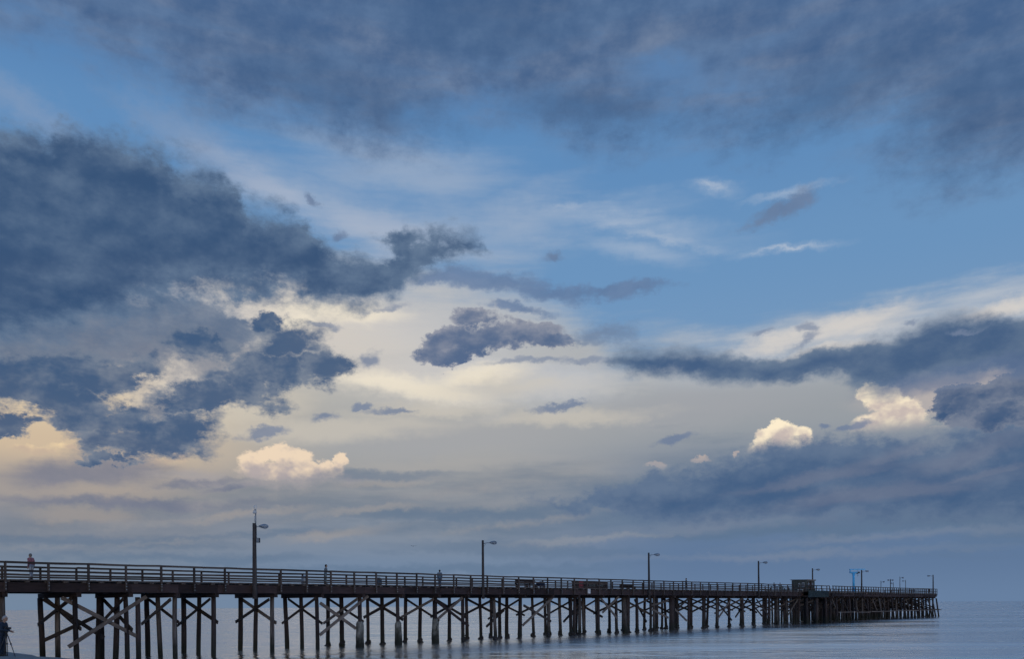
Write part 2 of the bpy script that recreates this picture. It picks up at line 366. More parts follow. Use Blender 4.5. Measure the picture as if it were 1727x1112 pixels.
AZC, ELC = [-60, -17, -3, 10, 60], [0, 7.5, 12.0, 18.0, 25.5, 60]
def tiles(i0, i1, j0, j1):
    if i1 - i0 == 1 and j1 - j0 == 1: return tile(AZC[i0], AZC[i1], ELC[j0], ELC[j1])
    if j1 - j0 >= i1 - i0:
        k = (j0 + j1) // 2
        return mixs(math_('GREATER_THAN', el, ELC[k]), tiles(i0, i1, j0, k), tiles(i0, i1, k, j1))
    k = (i0 + i1) // 2
    return mixs(math_('GREATER_THAN', az, AZC[k]), tiles(i0, k, j0, j1), tiles(k, i1, j0, j1))
seen = tiles(0, len(AZC) - 1, 0, len(ELC) - 1)

# the sky beyond: overhead and behind, the same broken cloud
q = vmax(dz, 0.0) + 0.22
PD = vec(math_('DIVIDE', dx, q), math_('DIVIDE', dy, q), 1.3)
g1 = noise(PD, 0.9, 7.0, 0.6)
gen = mixc(smooth(0.42, 0.62, g1), ramp(el, [(0, (112, 132, 162)), (8, (150, 150, 162)), (18, (130, 158, 195)), (40, (76, 126, 188))]), mixc(noise(PD, 2.2, 4.0, 0.6), lin(64, 90, 130), lin(108, 124, 152)))
gen = mixc(smooth(6.0, 0.0, el) * 0.8, gen, lin(110, 128, 160))
beyond = background(scalec(gen, 1.0 / STR))
wgt = vmax(smooth(36.0, 52.0, vabs(az)), smooth(40.0, 52.0, el))
sky_all = mixs(wgt, seen, beyond)
wo = wt.nodes.new('ShaderNodeOutputWorld')
wt.links.new(sky_all.s, wo.inputs['Surface'])
world.cycles.sampling_method = 'MANUAL'
world.cycles.sample_map_resolution = 512

sun_data = bpy.data.lights.new('sun', 'SUN'); sun_data.energy = 0.5; sun_data.angle = radians(15)
sun_data.color = (1.0, 0.9, 0.78)
sun = bpy.data.objects.new('sun', sun_data); col.objects.link(sun)
sd = Vector((sin(SUN_AZ) * cos(SUN_EL), cos(SUN_AZ) * cos(SUN_EL), sin(SUN_EL)))
sun.rotation_euler = sd.to_track_quat('Z', 'Y').to_euler()
sun.location = sd * 500

# ================================================================== helpers for things
def tag(o, label=None, cat=None, group=None, kind=None):
    if label: o['label'] = label
    if cat: o['category'] = cat
    if group: o['group'] = group
    if kind: o['kind'] = kind
    return o
def link(name, mesh, parent=None, mat=None, loc=None):
    o = bpy.data.objects.new(name, mesh); col.objects.link(o)
    if mat is not None and mesh is not None and not mesh.materials: mesh.materials.append(mat)
    if loc is not None: o.location = loc
    if parent is not None: o.parent = parent
    return o
def empty(name, loc=(0, 0, 0), rz=0.0, parent=None):
    o = bpy.data.objects.new(name, None); col.objects.link(o)
    o.empty_display_size = 0.2; o.location = loc; o.rotation_euler = (0, 0, rz)
    if parent is not None: o.parent = parent
    return o
class MB:
    """collects simple solids into one mesh"""
    def __init__(s): s.v = []; s.f = []; s.sm = []
    def add(s, vs, fs, smooth=False):
        b = len(s.v); s.v += [tuple(v) for v in vs]; s.f += [[b + i for i in f] for f in fs]; s.sm += [smooth] * len(fs); return s
    def box(s, c, d, rz=0.0, jit=0.0, M=None):
        vs = []
        for z in (-1, 1):
            for y in (-1, 1):
                for x in (-1, 1):
                    p = Vector((x * d[0] / 2 + random.uniform(-jit, jit), y * d[1] / 2 + random.uniform(-jit, jit), z * d[2] / 2 + random.uniform(-jit, jit)))
                    if rz: p = Matrix.Rotation(rz, 3, 'Z') @ p
                    if M: p = M @ p
                    vs.append(p + Vector(c))
        return s.add(vs, [(0, 2, 3, 1), (4, 5, 7, 6), (0, 1, 5, 4), (2, 6, 7, 3), (0, 4, 6, 2), (1, 3, 7, 5)])
    def tube(s, pts, rad, n=10, wob=0.0):
        """a round bar through points with a radius at each"""
        pts = [Vector(p) for p in pts]; vs = []; fs = []
        for i, p in enumerate(pts):
            d = (pts[min(i + 1, len(pts) - 1)] - pts[max(i - 1, 0)]).normalized()
            u = d.cross(Vector((0, 0, 1)) if abs(d.z) < 0.9 else Vector((1, 0, 0))).normalized(); w = d.cross(u)
            for k in range(n):
                a = 2 * pi * k / n; r = rad[i] * (1 + random.uniform(-wob, wob))
                vs.append(p + u * cos(a) * r + w * sin(a) * r)
        for i in range(len(pts) - 1):
            for k in range(n):
                fs.append((i * n + k, i * n + (k + 1) % n, (i + 1) * n + (k + 1) % n, (i + 1) * n + k))
        s.add(vs, fs, True)
        b = len(s.v) - len(vs)
        s.f += [[b + k for k in range(n)][::-1], [b + (len(pts) - 1) * n + k for k in range(n)]]; s.sm += [False, False]
        return s
    def ball(s, c, r, n=10, m=6, wob=0.0):
        vs = []; fs = []
        for j in range(m + 1):
            th = pi * j / m
            for k in range(n):
                a = 2 * pi * k / n; q = 1 + random.uniform(-wob, wob)
                vs.append((c[0] + r[0] * sin(th) * cos(a) * q, c[1] + r[1] * sin(th) * sin(a) * q, c[2] + r[2] * cos(th) * q))
        for j in range(m):
            for k in range(n):
                fs.append((j * n + k, (j + 1) * n + k, (j + 1) * n + (k + 1) % n, j * n + (k + 1) % n))
        return s.add(vs, fs, True)
    def mesh(s, name, mat=None):
        me = bpy.data.meshes.new(name); me.from_pydata(s.v, [], s.f)
        me.polygons.foreach_set('use_smooth', s.sm); me.update()
        if mat is not None: me.materials.append(mat)
        return me
    def build(s, name, mat, parent=None, loc=None): return link(name, s.mesh(name, mat), parent, None, loc)

# ------------------------------------------------------------------ materials
def material(name, base, rough=0.8, var=0.25, scale=3.0, stretch=(1, 1, 1), second=None, bump=0.3, metallic=0.0, spec=0.3, extra=None):
    """a procedural surface: two tones mixed by stretched grain, each object a little different, fine relief"""
    m = bpy.data.materials.new(name); m.use_nodes = True
    t = m.node_tree; b = t.nodes['Principled BSDF']; N = t.nodes.new; L = t.links.new
    tc = N('ShaderNodeTexCoord'); mp = N('ShaderNodeMapping'); mp.inputs['Scale'].default_value = stretch
    L(tc.outputs['Object'], mp.inputs['Vector'])
    oi = N('ShaderNodeObjectInfo')
    nz = N('ShaderNodeTexNoise'); nz.noise_dimensions = '4D'; nz.inputs['Scale'].default_value = scale; nz.inputs['Detail'].default_value = 6; nz.inputs['Roughness'].default_value = 0.65
    L(mp.outputs[0], nz.inputs['Vector']); wm = N('ShaderNodeMath'); wm.operation = 'MULTIPLY'; wm.inputs[1].default_value = 37.0
    L(oi.outputs['Random'], wm.inputs[0]); L(wm.outputs[0], nz.inputs['W'])
    mx = N('ShaderNodeMix'); mx.data_type = 'RGBA'
    sec = second or tuple(x * 0.5 for x in base)
    mx.inputs[6].default_value = (*base, 1); mx.inputs[7].default_value = (*sec, 1)
    rm = N('ShaderNodeMapRange'); rm.inputs['From Min'].default_value = 0.38; rm.inputs['From Max'].default_value = 0.62
    L(nz.outputs['Fac'], rm.inputs['Value']); L(rm.outputs[0], mx.inputs[0])
    vr = N('ShaderNodeMapRange'); vr.inputs['To Min'].default_value = 1 - var; vr.inputs['To Max'].default_value = 1 + var
    L(oi.outputs['Random'], vr.inputs['Value'])
    sc = N('ShaderNodeMix'); sc.data_type = 'RGBA'; sc.blend_type = 'MULTIPLY'; sc.inputs[0].default_value = 1.0
    L(mx.outputs[2], sc.inputs[6]); L(vr.outputs[0], sc.inputs[7])
    out = sc.outputs[2]
    if extra: out = extra(t, out)
    L(out, b.inputs['Base Color'])
    b.inputs['Roughness'].default_value = rough; b.inputs['Metallic'].default_value = metallic
    b.inputs['Specular IOR Level'].default_value = spec
    if bump:
        bp = N('ShaderNodeBump'); bp.inputs['Strength'].default_value = bump; bp.inputs['Distance'].default_value = 0.02
        L(nz.outputs['Fac'], bp.inputs['Height']); L(bp.outputs[0], b.inputs['Normal'])
    return m
def tide(t, c):
    """tide-stained timber: weed and wet black growth reach an uneven line up the piles"""
    N = t.nodes.new; L = t.links.new
    g = N('ShaderNodeNewGeometry'); s = N('ShaderNodeSeparateXYZ'); L(g.outputs['Position'], s.inputs[0])
    n = N('ShaderNodeTexNoise'); n.inputs['Scale'].default_value = 2.2; n.inputs['Detail'].default_value = 4; L(g.outputs['Position'], n.inputs['Vector'])
    a = N('ShaderNodeMath'); a.operation = 'MULTIPLY_ADD'; a.inputs[1].default_value = -1.6; L(n.outputs['Fac'], a.inputs[0]); L(s.outputs['Z'], a.inputs[2])
    r = N('ShaderNodeMapRange'); r.inputs['From Min'].default_value = -0.5; r.inputs['From Max'].default_value = 0.9; r.interpolation_type = 'SMOOTHSTEP'; L(a.outputs[0], r.inputs['Value'])
    m = N('ShaderNodeMix'); m.data_type = 'RGBA'; L(r.outputs[0], m.inputs[0]); m.inputs[6].default_value = (0.022, 0.024, 0.018, 1); L(c, m.inputs[7])
    return m.outputs[2]
W_PILE = material('creosote_timber', (0.048, 0.037, 0.035), 0.85, 0.5, 3.0, (3, 3, 0.35), (0.026, 0.018, 0.018), 0.6, extra=tide)
W_BEAM = material('dark_timber', (0.051, 0.034, 0.029), 0.85, 0.35, 3.0, (0.5, 3, 3), (0.020, 0.014, 0.014), 0.5)
W_FASC = material('reddish_timber', (0.051, 0.032, 0.030), 0.85, 0.4, 2.2, (0.4, 2, 2), (0.030, 0.020, 0.019), 0.5)
W_BRACE = material('brace_timber', (0.058, 0.043, 0.036), 0.85, 0.45, 3.0, (0.5, 3, 3), (0.022, 0.017, 0.016), 0.5)
W_PALE = material('weathered_timber', (0.18, 0.145, 0.12), 0.9, 0.3, 3.0, (0.5, 4, 4), (0.09, 0.07, 0.06), 0.5)
W_RAIL = material('rail_timber', (0.094, 0.072, 0.060), 0.85, 0.45, 3.0, (0.5, 4, 4), (0.045, 0.034, 0.03), 0.4)
W_DECK = material('deck_timber', (0.16, 0.13, 0.115), 0.9, 0.3, 3.0, (4, 0.5, 4), (0.06, 0.05, 0.045), 0.4)
W_POLE = material('pole_timber', (0.075, 0.062, 0.055), 0.85, 0.2, 3.0, (4, 4, 0.4), (0.035, 0.03, 0.03), 0.4)
CONC = material('stained_concrete', (0.27, 0.26, 0.23), 0.9, 0.2, 2.6, (1, 1, 0.6), (0.05, 0.048, 0.036), 0.7, extra=tide)
MUSSEL = material('mussel_crust', (0.022, 0.022, 0.026), 0.6, 0.3, 14.0, (1, 1, 1), (0.05, 0.045, 0.04), 1.0)
BOLT = material('galvanised_steel', (0.42, 0.43, 0.45), 0.5, 0.2, 9.0, (1, 1, 1), (0.2, 0.19, 0.18), 0.1, 0.4)
GREYM = material('grey_metal', (0.30, 0.34, 0.38), 0.5, 0.15, 6.0, (1, 1, 1), (0.2, 0.23, 0.26), 0.1, 0.3)
DARKM = material('dark_metal', (0.06, 0.065, 0.075), 0.55, 0.2, 6.0, (1, 1, 1), (0.03, 0.032, 0.036), 0.1, 0.3)
LENS = material('lamp_glass', (0.55, 0.56, 0.56), 0.25, 0.1, 4.0, (1, 1, 1), (0.4, 0.42, 0.43), 0.0)
WHITEP = material('white_paint', (0.72, 0.72, 0.70), 0.6, 0.1, 5.0, (1, 1, 1), (0.55, 0.55, 0.54), 0.1)
BLUEP = material('blue_paint', (0.08, 0.46, 0.78), 0.5, 0.1, 5.0, (1, 1, 1), (0.07, 0.40, 0.68), 0.1)
REDP = material('red_paint', (0.30, 0.07, 0.08), 0.7, 0.1, 5.0, (1, 1, 1), (0.22, 0.05, 0.06), 0.1)
GREENP = material('dark_green_boards', (0.028, 0.045, 0.045), 0.8, 0.2, 4.0, (1, 1, 4), (0.015, 0.024, 0.026), 0.3)
SHEDW = material('grey_green_boards', (0.085, 0.095, 0.085), 0.85, 0.1, 4.0, (4, 4, 0.6), (0.055, 0.062, 0.058), 0.3)
ROOFM = material('felt_roof', (0.10, 0.10, 0.105), 0.9, 0.1, 6.0, (1, 1, 1), (0.07, 0.07, 0.075), 0.3)

# ------------------------------------------------------------------ the pier's own frame
TH = math.atan((2129.0 - CX) / F)      # direction of the pier against the view
C0 = 79.3                              # lateral offset of its near rail line at the camera
ST, CT = sin(TH), cos(TH)
def PP(t, w, z=0.0):                   # t along the pier, w across it (0 = near rail, + away), z above water
    return Vector((-C0 + t * ST - w * CT, t * CT + w * ST, z))
def t_at(px, w=0.0):                   # where the pier line at w crosses a photo column
    a = (px - CX) / F
    return (C0 + w * CT + a * w * ST) / (ST - a * CT)
def z_at(px, py, t, w):                # height of a photo pixel on that line
    y = PP(t, w).y
    return EYE + (HY - ROLL * (px - CX) - py) * y / F
RZ = pi / 2 - TH                       # rotation that turns local x along the pier
Z_RAIL, Z_DECK, Z_STR, Z_CAP = EYE + 3.07, EYE + 1.98, EYE + 1.16, EYE + 0.84
W_N, W_M, W_F = 0.9, 3.05, 5.2          # pile rows
WID = 6.3

# ------------------------------------------------------------------ water and beach
def ripples(t, b):
    N = t.nodes.new; L = t.links.new
    g = N('ShaderNodeNewGeometry')
    mp = N('ShaderNodeMapping'); mp.inputs['Rotation'].default_value = (0, 0, radians(-32)); mp.inputs['Scale'].default_value = (0.55, 1.0, 1.0)
    L(g.outputs['Position'], mp.inputs['Vector'])
    prev = None
    for sc, det, st, di in ((0.05, 2, 0.5, 1.2), (0.17, 2, 0.7, 0.7), (0.6, 2, 0.6, 0.3), (2.0, 2, 0.6, 0.08)):
        n = N('ShaderNodeTexNoise'); n.inputs['Scale'].default_value = sc; n.inputs['Detail'].default_value = det; n.inputs['Distortion'].default_value = 0.6
        L(mp.outputs[0], n.inputs['Vector'])
        bp = N('ShaderNodeBump'); bp.inputs['Strength'].default_value = st; bp.inputs['Distance'].default_value = di
        L(n.outputs['Fac'], bp.inputs['Height'])
        if prev: L(prev, bp.inputs['Normal'])
        prev = bp.outputs[0]
    L(prev, b.inputs['Normal'])
    m2 = N('ShaderNodeMapping'); m2.inputs['Scale'].default_value = (0.012, 0.05, 1); m2.inputs['Rotation'].default_value = (0, 0, radians(-20)); L(g.outputs['Position'], m2.inputs['Vector'])
    n2 = N('ShaderNodeTexNoise'); n2.inputs['Scale'].default_value = 1.0; n2.inputs['Detail'].default_value = 5; L(m2.outputs[0], n2.inputs['Vector'])
    rr = N('ShaderNodeMapRange'); rr.inputs['From Min'].default_value = 0.35; rr.inputs['From Max'].default_value = 0.65; rr.inputs['To Min'].default_value = 0.08; rr.inputs['To Max'].default_value = 0.30
    L(n2.outputs['Fac'], rr.inputs['Value']); L(rr.outputs[0], b.inputs['Roughness'])
wm_ = bpy.data.materials.new('sea_water'); wm_.use_nodes = True
b_ = wm_.node_tree.nodes['Principled BSDF']
b_.inputs['Base Color'].default_value = (1.0, 0.985, 0.96, 1); b_.inputs['Roughness'].default_value = 0.2
b_.inputs['IOR'].default_value = 1.33; b_.inputs['Metallic'].default_value = 1.0
ripples(wm_.node_tree, b_)
mb = MB(); mb.add([(-40000, -300, 0), (40000, -300, 0), (40000, 60000, 0), (-40000, 60000, 0)], [(0, 1, 2, 3)])
tag(mb.build('water', wm_), kind='structure')
def sand_z(t):                         # beach profile, 0 = level with the camera
    t -= C0 * ST
    k = [(-200, 3.2), (-60, 2.5), (0, 2.0), (10, 1.74), (13, 1.56), (16, 1.0), (20, 0.40), (24, 0.03), (28, -0.35), (40, -1.2), (70, -2.5)]
    for (a, x), (b, y) in zip(k, k[1:]):
        if a <= t <= b: return x + (y - x) * (t - a) / (b - a)
    return k[0][1] if t < k[0][0] else k[-1][1]
SAND = material('damp_sand', (0.30, 0.26, 0.23), 0.75, 0.0, 0.7, (1, 1, 1), (0.19, 0.165, 0.15), 0.6)
nt, nw = 90, 110
vs, fs = [], []
for i in range(nt + 1):
    t = C0 * ST + (-150 + 150 * (i / 20) if i < 20 else 60 * ((i - 20) / (nt - 20)))
    for j in range(nw + 1):
        w = -160 + 320 * (j / nw)
        wob = 0.7 * sin(w * 0.11 + 1.0) + 0.3 * sin(w * 0.31) + 0.1 * sin(w * 0.83 + t * 0.4)
        p = PP(t, w); vs.append((p.x, p.y, sand_z(t + wob) + 0.025 * sin(w * 1.7 + t * 2.1) + random.uniform(-0.02, 0.02)))
for i in range(nt):
    for j in range(nw):
        a = i * (nw + 1) + j; fs.append((a, a + nw + 1, a + nw + 2, a + 1))
sm = MB(); sm.add(vs, fs, True)
tag(sm.build('beach_sand', SAND), kind='structure')

# ------------------------------------------------------------------ the pier
pier = empty('pier', PP(0, 0, 0), RZ)
tag(pier, 'long dark timber pier on braced piles running out over the sea', 'pier')
PM = Matrix.LocRotScale(PP(0, 0, 0), Matrix.Rotation(RZ, 3, 'Z'), None)
def loc(t, w, z): return Vector((t, w, z))   # the pier's local frame is (t, w, z)
def beam(name, a, b, wd, ht, mat, parent=pier, jit=0.012, nseg=1):
    """a sawn timber between two points of the pier's frame"""
    a, b = Vector(a), Vector(b); d = b - a; L_ = d.length
    m_ = MB(); vs, fs = [], []
    sag = random.uniform(-0.03, 0.01) * (nseg > 1)
    for i in range(nseg + 1):
        x = -L_ / 2 + L_ * i / nseg
        oz = sag * (1 - (2 * i / nseg - 1) ** 2) if nseg > 1 else 0
        for y, z in ((-1, -1), (1, -1), (1, 1), (-1, 1)):
            vs.append((x + random.uniform(-jit, jit), y * wd / 2 + random.uniform(-jit, jit) * 0.6, z * ht / 2 + oz + random.uniform(-jit, jit) * 0.6))
    for i in range(nseg):
        for k in range(4): fs.append((i * 4 + k, i * 4 + (k + 1) % 4, i * 4 + 4 + (k + 1) % 4, i * 4 + 4 + k))
    fs += [(3, 2, 1, 0), tuple(nseg * 4 + k for k in range(4))]
    m_.add(vs, fs)
    o = m_.build(name, mat, parent)
    X = d.normalized(); Y = Vector((0, 0, 1)).cross(X)
    if Y.length < 1e-3: Y = Vector((0, 1, 0))
    Y.normalize(); Z = X.cross(Y)
    R3 = Matrix((X, Y, Z)).transposed()
    o.matrix_basis = Matrix.LocRotScale((a + b) / 2, R3, None)
    return o

# piles: a few trunk shapes shared by all
def pile_mesh(r, top, bot, mat, lean=0.0, wob=0.05):
    pts, rad = [], []
    n = 7; ph = random.uniform(0, 6.28)
    for i in range(n + 1):
        f = i / n; z = bot + (top - bot) * f
        pts.append((0.035 * sin(ph + f * 4), 0.035 * cos(ph + f * 3.3), z)); rad.append(r * (1.08 - 0.16 * f))
    m_ = MB(); m_.tube(pts, rad, 11, wob)
    return m_.mesh('pile', mat)
W_PILEG = material('bleached_timber', (0.14, 0.12, 0.108), 0.9, 0.3, 3.0, (3, 3, 0.3), (0.05, 0.04, 0.036), 0.6, extra=tide)
PILES_GREY = [pile_mesh(random.uniform(0.165, 0.205), Z_CAP + 0.01, -2.2, W_PILEG) for _ in range(4)]
PILES = [pile_mesh(random.uniform(0.165, 0.205), Z_CAP + 0.01, -2.2, W_PILE) for _ in range(8)]
def clump_mesh():
    m_ = MB()
    for k in range(9):
        a = random.uniform(0, 6.28); z = random.uniform(-0.25, 0.34)
        q = 0.17 if z < 0.15 else 0.12
        m_.ball((cos(a) * 0.15, sin(a) * 0.15, z), (q + random.uniform(0, 0.06), q + random.uniform(0, 0.06), q * 0.9), 7, 5, 0.2)
    return m_.mesh('mussel_clump', MUSSEL)
CLUMPS = [clump_mesh() for _ in range(5)]
def jacket_mesh():
    m_ = MB(); zs = [-2.0, 0.0, 0.3, 0.8, 1.4, 1.9, 2.15, 2.28]; rs = [0.39, 0.38, 0.37, 0.36, 0.34, 0.33, 0.29, 0.2]
    m_.tube([(random.uniform(-0.02, 0.02), random.uniform(-0.02, 0.02), z) for z in zs], rs, 16, 0.07)
    return m_.mesh('concrete_jacket', CONC)
def pile(t, w, clump=False, jacket=False, lean=(0, 0), fat=1.0, bot=0.0):
    o = link('pile', random.choice(PILES_GREY if random.random() < 0.2 else PILES), pier, None, (t, w, 0))
    o.rotation_euler = (lean[0], lean[1], random.uniform(0, 6.28)) if lean == (0, 0) else (lean[0], lean[1], 0)
    o.scale = (fat, fat, 1)
    if clump:
        k = link('mussel_clump', random.choice(CLUMPS), o, None, (0, 0, random.uniform(0.0, 0.12))); k.rotation_euler[2] = random.uniform(0, 6.28)
        k.scale = (1 / fat, 1 / fat, random.uniform(0.8, 1.3))
    if jacket:
        link('concrete_jacket', jacket_mesh(), o, None, (0, 0, random.uniform(-0.12, 0.15)))
    return o
rnd = random.uniform
def cap(t, w0, w1):
    beam('cap_beam', (t, w0, (Z_CAP + Z_STR) / 2), (t, w1, (Z_CAP + Z_STR) / 2), 0.32, Z_STR - Z_CAP, W_BEAM)
def xbrace(t, wn=W_N, wf=W_F, z0=2.35, ov=0.35, mats=(None, None)):
    za = Z_CAP - 0.06
    for s_, (wa_, wb_) in ((-1, (wn - ov * 0.4, wf + ov)), (1, (wf + ov * 0.4, wn - ov))):
        if random.random() < 0.05: continue
        mt = mats[0 if s_ < 0 else 1] or (W_PALE if random.random() < 0.13 else W_BRACE)
        beam('brace', (t + s_ * 0.25, wa_, za - rnd(0, 0.1)), (t + s_ * 0.25, wb_, z0 + rnd(-0.3, 0.25)), 0.1, rnd(0.19, 0.27), mt)

# near piles of the bents, by photo column
BENT_X = [-120, -60, 2, 126, 213, 292, 358, 457, 535, 605, 672, 733, 782, 835, 878, 925, 969, 1010, 1053, 1096, 1131, 1162, 1186, 1209, 1231, 1252, 1272, 1291, 1310, 1327, 1343, 1358, 1378]
BENTS = [t_at(x, W_N) for x in BENT_X]
SPACE = {126: 2.85, 358: 2.4, 457: 2.35, 535: 2.3, 605: 2.3, 672: 2.25}
for i, (x, t) in enumerate(zip(BENT_X, BENTS)):
    wet = x > 560; sp = SPACE.get(x, 2.15); wf = W_N + 2 * sp
    cap(t, W_N - 0.75, wf + 0.65)
    for w in (W_N, W_N + sp, wf):
        pile(t + rnd(-0.1, 0.1), w + rnd(-0.12, 0.12), clump=wet and x < 1330, jacket=(w == W_N and x in (605, 672, 733)), lean=(rnd(-0.02, 0.02), rnd(-0.028, 0.028)),
             fat=1.75 if (x in (1053, 1131) and w == W_N) else rnd(0.92, 1.08))
    if x == 2: continue
    xbrace(t, W_N, wf)
    for _ in range(2 if 940 < x < 1140 else (1 if x > 1140 and i % 3 == 0 else 0)):
        pile(t + rnd(0.5, 1.1), random.choice((W_N, W_F)), clump=True, lean=(rnd(-0.04, 0.04), rnd(-0.1, 0.1)))
# extra piles beside the regular rows
for x, w in ((234, W_N), (165, W_M), (842, W_M + 0.4), (963, W_N), (984, W_M), (1040, W_N), (1074, W_N - 0.3), (1103, W_N + 0.2), (1141, W_N)):
    pile(t_at(x, w), w, clump=x > 560, lean=(0, rnd(-0.03, 0.03)))
# long diagonal timbers along the pier's side: photo end points and a row
for (x0, y0, x1, y1, w, mt) in (
        (115, 1092, 247, 1007, 0.62, W_PALE), (104, 1009, 230, 1074, 0.95 - 0.02, W_PALE), (73, 1011, 175, 1077, 3.0, W_BRACE), (74, 1081, 161, 1041, 3.6, W_BRACE),
        (539, 1072, 621, 1006, 0.62, W_PALE), (540, 1018, 600, 1061, 0.98, W_PALE), (734, 1013, 790, 1057, 0.6, W_FASC), (738, 1045, 780, 1009, 0.64, W_PALE),
        (881, 1056, 932, 1009, 0.62, W_PALE), (883, 1022, 929, 1049, 0.66, W_BRACE), (1016, 1034, 1044, 1007, 0.62, W_PALE), (1012, 1008, 1040, 1043, 0.66, W_PALE),
        (1099, 1022, 1127, 1014, 0.6, W_PALE), (1098, 1028, 1127, 1043, 0.62, W_PALE), (1138, 1028, 1158, 1048, 0.64, W_PALE), (1141, 1030, 1161, 1010, 0.6, W_BRACE),
        (1211, 1018, 1234, 1047, 0.62, W_BRACE), (1210, 1045, 1233, 1012, 0.66, W_PALE), (1276, 1012, 1298, 1042, 0.62, W_BRACE), (1328, 1040, 1346, 1011, 0.6, W_PALE),
        (1285, 1040, 1262, 1012, 3.0, W_BRACE), (1240, 1042, 1262, 1010, 3.4, W_BRACE), (820, 1058, 850, 1030, 3.4, W_BRACE), (950, 1050, 985, 1012, 3.0, W_BRACE), (1070, 1012, 1090, 1050, 3.1, W_BRACE)):
    ta, tb = t_at(x0, w), t_at(x1, w)
    beam('brace', (ta, w, z_at(x0, y0, ta, w)), (tb, w, z_at(x1, y1, tb, w)), 0.09, 0.26, mt)
# low stringers tying the bents
T0, T1 = t_at(-160), t_at(1399)      # main run
T2, T3 = t_at(1404), t_at(1580)      # wide end
WEND = 13.0
def stringers(ts, rows, mat, z0, z1, wd):
    for w in rows:
        for a, b in zip(ts, ts[1:]):
            beam('stringer', (a + 0.008, w, (z0 + z1) / 2), (b - 0.008, w, (z0 + z1) / 2 + rnd(-0.006, 0.006)), wd, z1 - z0, mat)
splits = [T0] + [t for t in BENTS if T0 + 1 < t < T1 - 1] + [T1]
stringers(splits, (0.13,), W_FASC, Z_STR, Z_DECK - 0.20, 0.16)
stringers(splits[::2] + ([T1] if len(splits) % 2 == 0 else []), (1.6, 3.2, 4.8, WID - 0.13), W_BEAM, Z_STR, Z_DECK - 0.20, 0.2)
# edge curb under the railing and plank ends above the stringers
def planks(t0, t1, w0, w1):
    m_ = MB(); t = t0
    while t < t1 - 0.15:
        d = 0.29
        m_.box((t + d / 2, (w0 + w1) / 2 + rnd(-0.03, 0.03), Z_DECK - 0.05 + rnd(-0.008, 0.008)), (d - 0.012, w1 - w0 + rnd(-0.05, 0.05), 0.09))
        m_.box((t + d / 2, 0.1, Z_DECK - 0.147), (d, 0.2, 0.1)) if int(t / 0.29) % 4 == 0 else None
        t += d
    return m_.build('deck_planks', W_DECK, pier)
tag(planks(T0, T1, -0.06, WID + 0.06), kind='stuff')
tag(planks(T2, T3, -0.06, WEND + 0.06), kind='stuff')
def railing(ts, w, out, mid=True, bolts=True, drop=0.75, seg=2):
    """posts bolted to the fascia, a broad cap rail and a middle rail"""
    for i, t in enumerate(ts):
        zb = Z_DECK - drop if out < 0 else Z_DECK
        po = beam('rail_post', (t, w + out * 0.10, zb), (t, w + out * 0.10, Z_RAIL - 0.04), 0.13, 0.13, W_RAIL)
        if bolts and i < 26 and out < 0:
            for zz in (0.12, 0.34, 0.52):
                m_ = MB(); m_.tube([(0, 0, 0), (0, 0, 0.05)], [0.032, 0.032], 8)
                bo = m_.build('bolt', BOLT, po)
                L_ = Z_RAIL - 0.04 - zb
                bo.location = (-L_ / 2 + zz, 0, 0); bo.rotation_euler = (0, 0, 0)
                bo.matrix_basis = Matrix.Translation((-L_ / 2 + zz, -0.065, 0)) @ Matrix.Rotation(pi / 2, 4, 'X')
    k = list(ts[::seg]) + ([ts[-1]] if (len(ts) - 1) % seg else [])
    for a, b in zip(k, k[1:]):
        beam('rail', (a + 0.01, w, Z_RAIL + rnd(-0.02, 0.015)), (b - 0.01, w, Z_RAIL + rnd(-0.02, 0.015)), 0.26, 0.13, W_RAIL, nseg=3)
        if mid: beam('rail', (a + 0.01, w + 0.03, Z_RAIL - 0.56 + rnd(-0.03, 0.03)), (b - 0.01, w + 0.03, Z_RAIL - 0.56 + rnd(-0.012, 0.012)), 0.06, 0.14, W_RAIL, nseg=3)
        beam('curb', (a + 0.01, w + 0.12, Z_DECK + 0.13), (b - 0.01, w + 0.12, Z_DECK + 0.13), 0.14, 0.11, W_RAIL)
POST_X = [-130, -65, 8.6, 81.2, 148.8, 211.9, 271.4, 327, 378.7, 428, 473, 516.7, 557.4, 596.6, 633.5, 668.6, 702, 733, 764.5, 793]
near_posts = [t_at(x) for x in POST_X]
while near_posts[-1] + 2.44 < T1: near_posts.append(near_posts[-1] + 2.42)
near_posts.append(T1 - 0.1)
railing(near_posts, 0.0, -1)
far_posts = [T0 + 0.3 + (T1 - T0 - 0.3) * i / round((T1 - T0) / 2.44) for i in range(round((T1 - T0) / 2.44) + 1)]
sh = t_at(69.5, WID) - min(far_posts, key=lambda q: abs(q - t_at(69.5, WID)))
far_posts = [q + sh for q in far_posts if T0 < q + sh < T1]
railing(far_posts, WID, 1, bolts=False)

